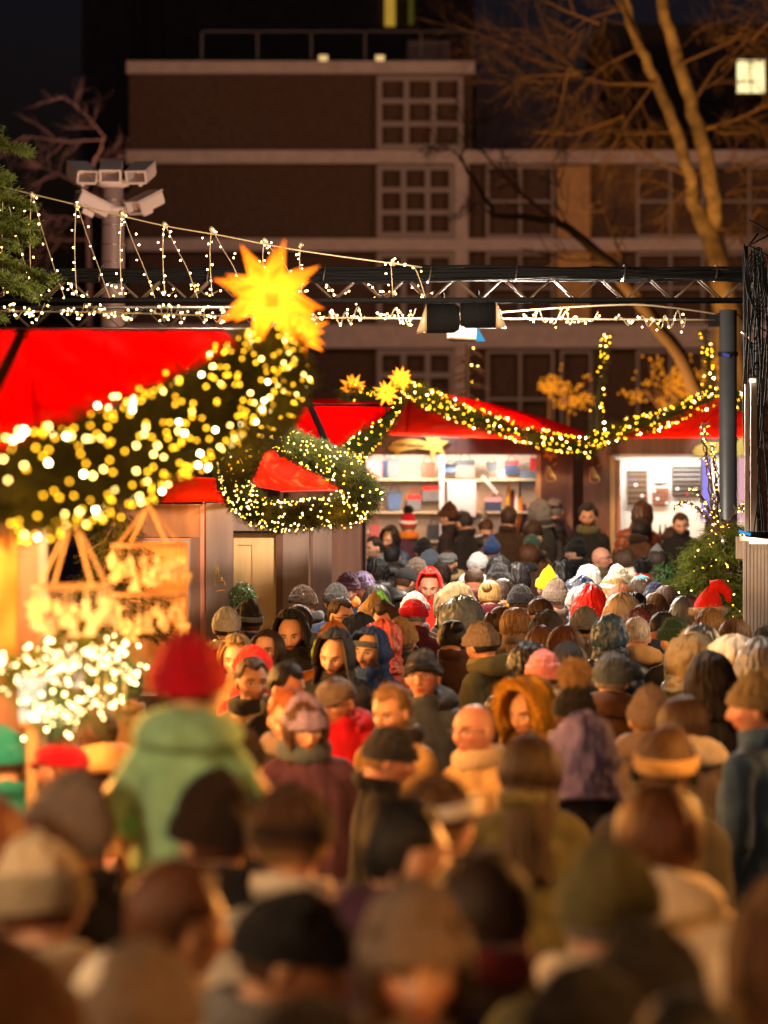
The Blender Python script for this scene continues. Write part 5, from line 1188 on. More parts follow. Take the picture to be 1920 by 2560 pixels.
lamp('SPOT', 'sign_spot', tuple(P(1095, 1075, S) + Vector((0, -.55, .12))), 30, COOL, .05, tuple(P(1092, 1118, S)), 80)
numstar('six pointed golden star sign with the number 52 on the brown post', 1375, 1133, S, .105, '52', pts=6, d=-.05)
FE = [[(190, 655), (240, 650), (300, 770), (350, 830), (362, 900), (320, 932), (212, 930), (184, 900)]]
em(FE, st, 1340, 1080, 7.54, S, -.03, .011, closed=True); em([[(212, 690), (235, 760), (290, 820), (330, 850)], [(225, 720), (250, 800), (285, 835)]], st, 1340, 1080, 7.54, S, -.03, .013)
em([[(320, 640), (385, 585)]], st, 1340, 1080, 7.54, S, -.03, .012)
# canopies of the far row
fc = st
cloth_sheet('canopy', [(P(1022, 978, 212), P(1120, 1020, 210), P(1250, 1093, 205), P(1010, 1086, 206)), (P(1022, 978, 212), P(1010, 1086, 206), P(945, 1084, 206), P(985, 1000, 210)), (P(1120, 1020, 210), P(1300, 1075, 208), P(1448, 1100, 205), P(1250, 1093, 205))], mat('orange_red_canopy', (.62, .035, .008), .9, spec=0.03), st, sag=.02, wr=.05)
cloth_sheet('canopy', [(P(1040, 972, 208), P(1150, 994, 204), P(1150, 1035, 207), P(1040, 985, 209)), (P(1150, 994, 204), P(1245, 1014, 203), P(1245, 1065, 207), P(1150, 1035, 207)), (P(1245, 1014, 203), P(1360, 1046, 203), P(1360, 1100, 206), P(1245, 1065, 207)), (P(1360, 1046, 203), P(1462, 1082, 203), P(1462, 1110, 206), P(1360, 1100, 206))], mat('dark_red_canopy', (.42, .004, .004), .9, trans=((.9, .01, .01), .4), spec=.03), st, sag=.0, wr=.02)
mb = MB(); mb.tube([P(1018, 990, 208), P(1016, 1086, 204)], .016, 6); mb.tube([P(945, 1086, 204), P(1250, 1095, 203)], .012, 6); kid('canopy_frame', mb, mat('dark_red_rail', (.16, .01, .01), .4), st)
for x in (1000, 1080, 1180, 1290): lamp('AREA', 'canopy_lamp', (px(x, S), D - 1.0, 2.74), 26, (1, .55, .22), .3, (px(x, S), D - 1.6, 3.1))
# left neighbour canopy (deep red, backlit, with a dark pole)
st0 = empty('market_stall', (px(830, 245), FPX / 245 + 1, 0), 'far stall left of the bag stall with a deep red backlit canopy and dark pole', 'market stall')
cloth_sheet('canopy', [(P(690, 1012, 245), P(985, 1014, 240), P(865, 1128, 246), P(800, 1100, 248)), (P(690, 1012, 245), P(800, 1100, 248), P(745, 1090, 248), P(670, 1052, 248)), (P(715, 1001, 232), P(880, 999, 230), P(985, 1014, 240), P(690, 1012, 245))], M_cloth, st0, sag=.02, wr=.04)
mb = MB(); mb.tube([P(772, 1008, 249), P(800, 1070, 251), P(822, 1128, 252)], .035, 8); mb.tube([P(690, 1012, 248), P(985, 1014, 243)], .014, 6); mb.bx(px(700, 245), px(712, 245), FPX / 245 + 1.4, FPX / 245 + 1.5, 0, 2.9); mb.bx(px(905, 245), px(912, 245), FPX / 245 + 1.4, FPX / 245 + 1.5, 0, 2.9); kid('canopy_frame', mb, M_rub, st0)
mb = MB(); mb.bx(px(690, 245), px(915, 245), FPX / 245 + 1.5, FPX / 245 + 1.6, 0, 2.5); kid('side_board', mb, M_wood, st0)
for x in (760, 880): lamp('AREA', 'canopy_lamp', (px(x, 245), FPX / 245 + .9, 2.45), 26, (1, .45, .2), .4, tuple(P(x, 1050, 246)))
# ---- far stall with picture boards
st2 = empty('market_stall', (px(1680, S), D, 0), 'far lit stall with brown picture boards, behind the decorated tree', 'market stall')
mb = MB(); front(mb, 1458, 1525, 1100, 1645, S, -.02, .10); kid('post', mb, M_wood, st2, label='brown post with gold cathedral emblem'); mb = MB(); front(mb, 1525, 1880, 1092, 1140, S, 0, .08); kid('fascia', mb, M_wood, st2)
mb = MB(); front(mb, 1525, 1538, 1140, 1645, S, -.01, .1); kid('edge_board', mb, M_pine, st2); mb = MB(); front(mb, 1538, 1552, 1150, 1645, S, .1, .6); kid('side_board', mb, mat('salmon_board', (.55, .22, .13), .6), st2)
mb = MB(); front(mb, 1530, 1850, 1136, 1143, S, -.015, .0); kid('trim', mb, M_white, st2)
mb = MB(); mb.bx(px(1540, S), px(1900, S), D + 1.0, D + 1.05, 0, 2.6); kid('back_wall', mb, M_white, st2)
mb = MB(); mb.bx(px(1495, S), px(1900, S), D, D + .5, .85, .98); mb.bx(px(1540, S), px(1900, S), D + .02, D + .06, 0, .85); kid('counter', mb, mat('pale_counter', (.6, .5, .38), .6), st2)
em(FE, st2, 1340 + 110, 1083, 7.54, S, -.03, .011, closed=True); em([[(212, 690), (235, 760), (290, 820), (330, 850)], [(225, 720), (250, 800), (285, 835)]], st2, 1450, 1083, 7.54, S, -.03, .013); em([[(320, 640), (385, 585)]], st2, 1450, 1083, 7.54, S, -.03, .012)
SC_ = FPX / (D + .97)
def board(label, x0, x1, y0, y1, cols, rows_, spec, frame='brown', shade=None):
    c = P((x0 + x1) / 2, (y0 + y1) / 2, SC_); root = empty('picture_board', tuple(c), label, 'picture', 'boards hung on the wall of the far right stall'); mb = MB(); mb.bx(px(x0, SC_), px(x1, SC_), D + .94, D + .97, pz(y1, SC_), pz(y0, SC_)); kid('board', mb, mat('board_' + frame, C[frame] if frame in C else (.2, .1, .04), .6), root)
    rs = np.random.RandomState(int(x0)); groups = {}
    for i in range(cols):
        for j in range(rows_):
            k = spec(i, j, rs)
            if k is None: continue
            X = px(x0 + (x1 - x0) * (i + .7) / (cols + .4), SC_); Z = pz(y0 + (y1 - y0) * (j + .7) / (rows_ + .4), SC_); r = .0125 if k != 'white' else .020
            q_ = MB(); groups[(i, j, k)] = q_; q_.prism([(X + r * math.cos(t), Z + r * math.sin(t)) for t in np.linspace(0, 2 * math.pi, 9)[:-1]], D + .925, D + .939)
    for k, m_ in groups.items(): kid('button', m_, mat('button_' + k[2], C[k[2]], .5), root)
board('tall brown board with small discs, the left one in the far right stall', 1568, 1618, 1176, 1262, 6, 6, lambda i, j, r: 'lilac' if (j == 1 and i < 3) else 'scarlet' if (i, j) == (5, 4) else 'white' if (i, j) in ((2, 2), (4, 4)) else 'khaki', 'brown')
board('small framed bright print above the small brown board', 1634, 1666, 1174, 1208, 4, 4, lambda i, j, r: 'white', 'olive')
board('small brown board with a few white discs', 1630, 1672, 1220, 1264, 5, 4, lambda i, j, r: 'white' if (i, j) in ((0, 0), (1, 2), (4, 3)) else 'coral' if (i, j) == (4, 0) else 'taupe', 'rust')
board('large dark board with rows of pale discs', 1680, 1752, 1166, 1242, 9, 6, lambda i, j, r: 'scarlet' if (i, j) == (4, 5) else 'white' if (i, j) in ((1, 4), (7, 4)) else 'lgrey' if j < 3 else 'taupe', 'dbrown')
for i, x in enumerate((1612, 1622, 1645, 1658)):
    c = P(x, 1330, SC_); r = empty('bottle', (c.x, D + .6, 1.55), 'dark pointed bottle in the far right stall, %s of the four' % ('leftmost', 'second from the left', 'third from the left', 'rightmost')[i], 'bottle', 'pointed bottles on the shelf of the far right stall'); mb = MB(); mb.lathe([(.001, 0), (.03, 0), (.032, .12), (.012, .22), (.010, .28), (.001, .28)], (c.x, D + .6, 1.38), 12); kid('glass', mb, mat('bottle_glass', (.08, .05, .03), .2), r, True)
mb = MB(); mb.bx(px(1560, SC_), px(1720, SC_), D + .45, D + .99, 1.36, 1.38); kid('shelf', mb, M_shelf, st2)
for x in (1590, 1650, 1720, 1800): lamp('AREA', 'shop_lamp', (px(x, S), D + .6, 2.42), 5, (1, .88, .74), .2, (px(x, S), D + .97, 1.7))
cm = empty('comet_sign', tuple(P(1760, 1130, S)), 'yellow shooting star sign board partly behind the grey pole', 'sign'); comet(cm, 1500, 1088, 4.608, S, -.06)
lamp('SPOT', 'sign_spot', tuple(P(1800, 1075, S) + Vector((0, -.5, .1))), 16, COOL, .05, tuple(P(1800, 1120, S)), 80)
cloth_sheet('canopy', [(P(1820, 985, 210), P(1880, 1010, 208), P(1900, 1092, 205), P(1700, 1092, 206)), (P(1700, 1035, 208), P(1820, 985, 210), P(1700, 1092, 206), P(1640, 1092, 206)), (P(1640, 1058, 208), P(1700, 1035, 208), P(1640, 1092, 206), P(1520, 1096, 206))], mat('orange_red_canopy', (.62, .035, .008), .9, spec=0.03), st2, sag=.01, wr=.03)
for x in (1620, 1720, 1830): lamp('AREA', 'canopy_lamp', (px(x, S), D - 1.0, 2.74), 26, (1, .5, .2), .3, (px(x, S), D - 1.6, 3.1))
# lilac and pink lit panel at the right end
for i, (x0, x1, c, e) in enumerate(((1755, 1775, (.35, .30, .95), 1.0), (1846, 1862, (.95, .45, .55), .9), (1866, 1880, (.75, .35, .75), .8))):
    lp = empty('light_box', tuple(P(x0, 1200, 203)), ('narrow lilac lit panel left of the grey pole', 'narrow pink lit panel right of the grey pole', 'narrow violet lit panel at the right edge')[i], 'light panel'); mb = MB(); front(mb, x0, x1, 1145, 1300, 203, 0, .04); kid('panel', mb, emit('panel_glow_%d' % i, c, e), lp); mb = MB(); front(mb, x0 - 2, x0, 1140, 1305, 203, -.02, .05); front(mb, x1, x1 + 2, 1140, 1700, 203, -.02, .05); kid('frame', mb, M_frame, lp)

# ================================================================== truss, cables, poles
def truss(label, x0, x1, y0, y1, s, dep, r, m, step=.40, extra=0):
    a = P(x0, y1, s); b = P(x1, y1, s); h = (y1 - y0) / s; root = empty('lighting_truss', tuple(a), label, 'truss'); mb = MB(); lace = MB()
    for dy in (0, dep):
        for dz in (0, h): mb.tube([a + Vector((0, dy, dz)), b + Vector((0, dy, dz))], r, 10)
    L = (b - a).length; n = int(L / step); d = (b - a) / n
    for i in range(n):
        p, q = a + d * i, a + d * (i + .5)
        for dy in (0, dep):
            lace.tube([p + Vector((0, dy, 0)), q + Vector((0, dy, h))], r * .42, 6); lace.tube([q + Vector((0, dy, h)), p + d + Vector((0, dy, 0))], r * .42, 6)
        lace.tube([p + Vector((0, 0, 0)), p + Vector((0, dep, 0)) + d * .5], r * .42, 6); lace.tube([p + Vector((0, 0, h)), p + Vector((0, dep, h)) + d * .5], r * .42, 6)
    kid('chords', mb, m, root, True); kid('lacing', lace, mat('dull_truss_metal', (.10, .065, .04), .6, 0, spec=.15), root, True); return root, a, b, h
tr, ta, tb, th = truss('long black lighting truss across the lane with a bundle of cables', -260, 2050, 694, 750, 300, .24, .021, M_steel)
mb = MB(); rs = np.random.RandomState(3)
for k in range(24):
    pts = []; ph = rs.uniform(0, 6); y0 = 668 + rs.uniform(0, 32); zf = rs.uniform(-.02, .2)
    for i in range(70):
        x = -260 + 2310 * i / 69; pts.append(P(x, y0 + 3.5 * math.sin(i * .33 + ph) + 3 * math.sin(i * .11 + ph * 2) + (7 * math.sin(i * .2 + k) if k < 4 else 0), 301) + Vector((0, zf + .02 * math.sin(i + ph), 0)))
    mb.tube(pts, rs.uniform(.010, .019), 6)
cb = kid('cable_bundle', mb, M_rub, tr, True)
mb = MB()
for x in (60, 250, 520, 810, 1075, 1290, 1560, 1790): p = P(x, 682, 301); mb = MB(); mb.tube([p + Vector((math.sin(t) * .012, .09 + .15 * math.cos(t), .068 * math.sin(t + .3))) for t in np.linspace(0, 6.28, 13)], .006, 4, False); kid('cable_tie', mb, M_alu, tr)

mb = MB()
for x in (-240, 2040): mb = MB(); mb.bx(px(x - 12, 300), px(x + 12, 300), 32.0, 32.24, 0, pz(668, 300)); kid('support_post', mb, M_steel, tr)
truss('thinner bare metal truss behind the black truss at the left', -150, 640, 768, 822, 262, .2, .014, M_alu, .42)
# towers at the right edge
tw_ = empty('truss_tower', tuple(P(1900, 1700, 318)), 'black upright truss tower with hanging cables at the right edge', 'truss'); mb = MB(); c = P(1900, 1200, 318)
for dx, dy in ((-.085, 0), (.10, 0), (0, .17)): mb.tube([(c.x + dx - (.03 if dx < 0 else 0), c.y + dy, pz(615, 318)), (c.x + dx, c.y + dy, 0)], .021, 8)
kid('chords', mb, M_steel, tw_, True); mb = MB()
for i in range(22): z = .1 + i * .2; mb.tube([(c.x - .09, c.y, z), (c.x + .10, c.y, z + .1)], .008, 5); mb.tube([(c.x + .10, c.y, z + .1), (c.x - .09, c.y, z + .2)], .008, 5); mb.tube([(c.x - .09, c.y, z), (c.x, c.y + .17, z + .1)], .008, 5)
kid('lacing', mb, M_steel, tw_, True); mb = MB()
for k in range(9):
    x = 1872 + k * 6; pts = [P(x + 8 * math.sin(i * .5 + k) + (20 - i) * .6 * (k % 3 - 1), 610 + i * 45 + 5 * k, 322) for i in range(20)]; mb.tube(pts, .007, 5)
for k in range(5): mb.tube([P(1885 + 22 * math.cos(t) + k * 3, 690 + 60 * math.sin(t) + 8 * k, 324) for t in np.linspace(0, 6.28, 19)], .006, 5, False)
kid('cables', mb, M_rub, tw_, True)
mb = MB(); mb.tube([P(1862, 835, 320), P(1905, 875, 320)], .006, 5); mb.tube([P(1855, 828, 320), P(1868, 842, 320)], .013, 6); kid('turnbuckle', mb, M_alu, tw_, True)
pl = empty('steel_pole', (px(1820, 262), FPX / 262, 0), 'thick grey steel pole standing between the far stalls and the right booth', 'pole'); mb = MB(); X = px(1820, 262); Y = FPX / 262
mb.lathe([(.092, 0), (.092, .02), (.086, .03), (.086, pz(775, 262)), (.001, pz(773, 262))], (X, Y, 0), 28); kid('shaft', mb, M_pole, pl, True)
mb = MB(); mb.box((X - .14, Y - .02, pz(800, 262)), (.10, .03, .13), ry=.0); mb.tube([(X + .05, Y, pz(775, 262)), (X + .42, Y, pz(880, 262))], .006, 5); mb.lathe([(.09, -.02), (.098, -.02), (.098, .02), (.09, .02)], (X, Y, pz(885, 262)), 24); mb.box((X + .25, Y, pz(872, 262)), (.22, .01, .15)); kid('bracket', mb, M_rub, pl)
mb = MB(); mb.box((X - .03, Y - .10, pz(888, 262)), (.07, .02, .03), ry=.3); kid('blue_strap', mb, mat('blue_strap', (.02, .04, .30), .6), pl)
# rectangular uprights of the right booth
bt = empty('booth', (px(1890, 330), FPX / 330, 0), 'booth at the right edge clad in pale ribbed panels with a bright lamp strip', 'booth'); mb = MB()
for i in range(14): mb.bx(px(1858 + i * 9, 330), px(1858 + i * 9 + 6.5, 330), FPX / 330 - .012, FPX / 330 + .02, .35, pz(1352, 330)); mb.bx(px(1858 + i * 9 + 6.5, 330), px(1858 + i * 9 + 9, 330), FPX / 330 + .004, FPX / 330 + .02, .35, pz(1352, 330))
kid('ribbed_panel', mb, mat('clear_ribbed_plastic', (.42, .36, .32), .18, 0, .2, 3, spec=.8), bt)
mb = MB(); front(mb, 1850, 1990, 1340, 1352, 330, -.05, .05); front(mb, 1850, 1990, 1345, 1400, 330, .3, .35); kid('top_rail', mb, M_alu, bt); mb = MB(); front(mb, 1862, 1872, 960, 1350, 330, -.02, .02); front(mb, 1878, 1893, 945, 1350, 330, .03, .07); kid('upright', mb, mat('weathered_post', (.14, .11, .09), .5, 0, .3, 8), bt)
mb = MB(); front(mb, 1872, 1960, 1348, 1358, 332, -.12, -.06); kid('lamp_strip', mb, emit('strip_glow', (1, .80, .5), 6), bt); mb = MB(); front(mb, 1874, 1888, 948, 955, 330, -.03, .03); kid('lamp', mb, emit('strip_glow2', (1, .8, .5), 8), bt)
lamp('AREA', 'booth_lamp', tuple(P(1900, 1350, 332) + Vector((0, -.18, .02))), 1.4, (1, .8, .6), .12, tuple(P(1895, 1450, 330)))
lamp('POINT', 'booth_lamp', tuple(P(1881, 965, 334)), .3, (1, .8, .55), .03)
ld = empty('spot_lamp', tuple(P(1882, 1335, 336)), 'small black lamp with a blue front resting on the booth top', 'spotlight'); mb = MB(); c = P(1895, 1336, 336); mb.tube([c + Vector((-.09, 0, .004)), c + Vector((.10, 0, -.01))], [.022, .028], 10); kid('housing', mb, M_rub, ld, True); mb = MB(); mb.box(c + Vector((-.10, -.01, .012)), (.09, .04, .022), ry=.3); kid('blue_filter', mb, emit('blue_front', (.05, .40, .85), .9), ld)
mb = MB(); mb.tube([c + Vector((-.03, 0, .02)), c + Vector((-.02, 0, .10)), c + Vector((.0, .02, .24))], .005, 5); kid('bracket', mb, M_rub, ld)
# par cans on the truss
def can(label, x0, x1, y, s, rpx, face, back=None, blue=False, mcol=M_rub, dy=-.12, tilt=0):
    c = P((x0 + x1) / 2, y, s) + Vector((0, dy, 0)); L = (x1 - x0) / s; r = rpx / s; root = empty('stage_light', tuple(c), label, 'stage light', 'stage lights under the black truss'); mb = MB(); sg = -1 if face == 'L' else 1
    def ring(t, rr): return [c + Vector((sg * L * (t - .5), rr * math.sin(a) , rr * math.cos(a) - tilt * (t - .5))) for a in np.linspace(0, 2 * math.pi, 25)[:-1]]
    R1, R2, R3 = ring(0, r * .78), ring(.15, r), ring(1, r); V = R1 + R2 + R3; F = [(i * 24 + k, i * 24 + (k + 1) % 24, (i + 1) * 24 + (k + 1) % 24, (i + 1) * 24 + k) for i in range(2) for k in range(24)] + [tuple(range(24))]
    mb.add(V, F); o = kid('housing', mb, mcol, root, True); sd = o.modifiers.new('s', 'SOLIDIFY'); sd.thickness = .004
    mb = MB(); q = [p + Vector((sg * .035 * (1.0 if k < 12 else 1.0), 0, 0)) for k, p in enumerate(ring(1, r * 1.04))]; inn = ring(1, r * .96); tip = [c + Vector((sg * (L * .5 + .055 * (1 - math.cos(a)) * .8), r * math.sin(a), r * math.cos(a))) for a in np.linspace(0, 2 * math.pi, 25)[:-1]]
    mb.add(inn + tip, [(k, (k + 1) % 24, 24 + (k + 1) % 24, 24 + k) for k in range(24)]); o2 = kid('barn_flap', mb, mat('warm_reflector', (.75, .55, .30), .35, .3) if not blue else emit('blue_lens', (.08, .5, .9), .8), root, True); sd = o2.modifiers.new('s', 'SOLIDIFY'); sd.thickness = .003
    mb = MB(); mb.add(ring(.9, r * .95), [tuple(range(24))]); kid('lens', mb, mat('cream_lens', (.85, .68, .42), .3), root)
    mb = MB(); mb.tube([c + Vector((0, -r * .95, 0)), c + Vector((0, -r * .8, r * 1.1)), c + Vector((0, 0, r * 1.35)), c + Vector((0, r * .8, r * 1.1)), c + Vector((0, r * .95, 0))], .008, 6); mb.tube([c + Vector((0, 0, r * 1.3)), c + Vector((0, -dy, r * 1.3 + .05))], .014, 6); kid('yoke', mb, M_rub, root, True)
can('black stage light pointing left under the truss, with a cream inner side', 1066, 1148, 797, 296, 37, 'L')
can('black stage light pointing right under the truss, the bigger of the pair', 1150, 1238, 787, 297, 34, 'R')
can('pale stage light with a blue lens, below the black pair', 1118, 1190, 832, 270, 20, 'R', blue=True, mcol=mat('beige_lamp_housing', (.42, .30, .20), .6), dy=.1)
# camera mast
S = 225.0; K = 150 / S; cmr = empty('camera_mast', (px(282, S), FPX / S, 0), 'round mast carrying five boxy surveillance cameras at the upper left', 'camera mast'); X = px(282, S); Y = FPX / S; mb = MB()
mb.lathe([(.22 * K, 0), (.20 * K, pz(640, S)), (.185 * K, pz(520, S)), (.17 * K, pz(455, S)), (.001, pz(453, S))], (X, Y, 0), 24); kid('mast', mb, mat('mast_paint', (.20, .14, .13), .5), cmr, True); mb = MB()
for y in (500, 518, 540, 563, 612, 655): mb = MB(); mb.lathe([(.195 * K, -.006), (.205 * K, -.006), (.205 * K, .006), (.195 * K, .006)], (X, Y, pz(y, S)), 20); kid('clamp_ring', mb, M_alu, cmr, True)
for yy in (468, 535): mb = MB(); mb.lathe([(.05 * K, -.05 * K), (.27 * K, .02 * K), (.28 * K, .10 * K), (.12 * K, .13 * K)], (X, Y, pz(yy, S)), 16); mb.tube([(px(222, S), Y - .1, pz(yy - 14, S)), (px(345, S), Y - .1, pz(yy - 14, S))], .03 * K, 6); kid('bracket', mb, M_cam, cmr, True)
for x, y, rz, rx in ((208, 434, .42, 0), (280, 432, .02, 0), (354, 434, -.25, 0), (232, 512, 1.95, .10), (364, 508, -.75, .05)):
    c = Vector((px(x, S), Y - .15, pz(y, S))); T = Matrix.Rotation(rz, 3, 'Z') @ Matrix.Rotation(rx + .34, 3, 'X'); w_, h_, l_, t = .33 * K, .21 * K, .55 * K, .035 * K
    mb = MB()
    for a in (((0, 0, h_ / 2), (w_ + .03 * K, l_ * 1.1, t * .7)), ((0, 0, -h_ / 2), (w_, l_, t)), ((-w_ / 2, 0, 0), (t, l_, h_ - t - .004)), ((w_ / 2, 0, 0), (t, l_, h_ - t - .004)), ((0, l_ * .48, 0), (w_ - t - .004, .02, h_ - t - .004)), ((0, 0, -h_ * .75), (.05 * K, .2 * K, h_ * .5))):
        b = MB().box(a[0], a[1]); mb.add([c + T @ Vector(v) for v in b.v], b.f)
    cc = kid('camera', mb, M_cam, cmr); mb = MB(); b = MB().box((0, -l_ * .36, 0), (w_ - t - .006, .02, h_ - t - .006)); mb.add([c + T @ Vector(v) for v in b.v], b.f); o = mb.build('lens_glass', M_glass, cc); o.matrix_parent_inverse = PINV(cmr)
# wires with icicle lights
def wire(label, pts, s, r=.007, m=M_wire, name='wire'):
    w_ = empty(name, tuple(P(*pts[0], s)), label, 'wire'); mb = MB(); mb.tube(catmull([P(x, y, s) for x, y in pts], 6), r, 6); kid('steel_rope', mb, m, w_, True)
wire('slack bright wire sloping down from the upper left to the black truss', [(-120, 438), (0, 466), (200, 514), (400, 562), (560, 590), (760, 628), (1055, 668)], 305, .0065)
wire('long bright lower wire running to the grey pole', [(-100, 776), (300, 782), (640, 792), (1000, 796), (1400, 798), (1790, 800)], 268, .0075)
wire('short upper wire running to the grey pole', [(1230, 783), (1400, 770), (1580, 762), (1700, 772), (1795, 786)], 268, .006)
rs = np.random.RandomState(17); k = 0
def icicle(label, pts, s, nb, seed):
    r_ = np.random.RandomState(seed); a = P(*pts[0], s); root = empty('icicle_light_string', tuple(a), label, 'string light', 'icicle light strings hanging over the lane'); path = catmull([P(x, y, s) for x, y in pts], 6); mb = MB(); mb.tube(path, .0032, 5); mb.ball(tuple(a), .022, 6, 5)
    kid('cord', mb, M_wire, root, True); bp = [tuple(path[min(len(path) - 1, int((i + .5) / nb * len(path)))] + Vector((r_.normal(0, .025), r_.normal(0, .03), r_.normal(0, .02)))) for i in range(nb)]
    add_bulbs(root, bp, .0066, [E_tiny, E_wrm], (.6, .4), r_)
xs = [8, 78, 190, 303, 410, 528, 660, 752, 980]
ys = [468, 485, 512, 532, 560, 572, 600, 612, 655]
for i, (x, y) in enumerate(zip(xs, ys)):
    nm = ('first', 'second', 'third', 'fourth', 'fifth', 'sixth', 'seventh', 'eighth', 'ninth')[i]
    icicle(f'straight icicle light string, {nm} pair from the left on the sloping wire', [(x, y), (x - 3, (y + 670) / 2), (x - 2, 672), (x + 2, 740)], 305, 8, i * 2 + 1)
    if i != 7: icicle(f'slanting icicle light string, {nm} pair from the left on the sloping wire', [(x + 4, y + 4), (x + 28, (y + 670) / 2), (x + 58, 672), (x + 84, 745)], 304, 8, i * 2 + 2)
for i in range(15):
    x = 30 + i * 115 + rs.uniform(-20, 20); y = 776 + (x / 1790) * 24; nm = ('1st', '2nd', '3rd', '4th', '5th', '6th', '7th', '8th', '9th', '10th', '11th', '12th', '13th', '14th', '15th')[i]
    pts = [(x, y)]; 
    for j in range(7): pts.append((x + 10 + j * 13 + rs.uniform(-5, 5), y + (rs.uniform(4, 26) if j % 2 else rs.uniform(-24, 8))))
    icicle(f'tangled fairy lights on the lower wire, {nm} bunch from the left', pts, 268, 20 if x < 1300 else 10, 100 + i)
for i in range(10):
    x = 40 + i * 108; icicle('fairy light string inside the black truss, %s from the left' % ('first', 'second', 'third', 'fourth', 'fifth', 'sixth', 'seventh', 'eighth', 'ninth', 'tenth')[i], [(x, 690), (x + 22, 712 + rs.uniform(-8, 8)), (x + 45, 738), (x + 74, 728)], 286, 11, 140 + i)
# white reflections / lights on the small tree behind the far canopy
wt = fir_branchy('faint white lit small tree behind the far canopy peak', (px(1165, 190), FPX / 190), [((px(1165, 190), FPX / 190, pz(1000 - i * 14, 190)), (px(1165, 190) + (.25 - .012 * i) * math.cos(i * 2.1), FPX / 190 + .2 * math.sin(i * 2.1), pz(1000 - i * 14, 190) - .05), .06) for i in range(10)], 77, M_bark2, 60, 1.6, .03, .007, 'small_tree', trunk=([(px(1165, 190), FPX / 190, 0), (px(1165, 190), FPX / 190, pz(860, 190))], [.04, .01]))
# tree shaped clumps of amber bulbs, added to imitate reflections in the windows
for lab, x, y, s_, r, sd in (('round clump of amber bulbs standing in for the left window reflection', 1420, 972, 118, .62, 61), ('wide clump of amber bulbs standing in for the middle window reflection', 1650, 965, 118, .85, 62), ('round clump of amber bulbs standing in for the window reflection beside the grey pole', 1745, 945, 118, .65, 63), ('small clump of amber bulbs standing in for the leftmost window reflection', 1372, 965, 118, .18, 64)):
    rs = np.random.RandomState(sd); c = P(x, y, s_); root = empty('reflection_clump', (c.x, c.y, 0), lab, 'tree', 'amber bulb clumps imitating window reflections'); mb = MB(); bp = []
    mb.tube([(c.x, c.y, 0), (c.x, c.y, c.z - r * .5)], [.03, .02], 8)
    for k in range(26):
        d = Vector(rs.normal(0, 1, 3)).normalized(); d.z *= .8; e = Vector((c.x, c.y, c.z)) + Vector((d.x * r, d.y * r, d.z * r)); mb.tube([(c.x, c.y, c.z - r * .6), (c.x + d.x * r * .4, c.y + d.y * r * .4, c.z - r * .1), e], [.02, .012, .004], 4)
        for i in range(int(4 + 6 * r)): t = rs.uniform(.35, 1); bp.append(tuple(Vector((c.x, c.y, c.z - r * .3)).lerp(e, t) + Vector(rs.normal(0, .05, 3))))
    kid('branches', mb, mat('dark_bark', (.10, .055, .04), .9), root, True); add_bulbs(root, bp, .024, [emit('amber_far', (1, .30, .012), 1.0)], (1.0,), rs, 60)
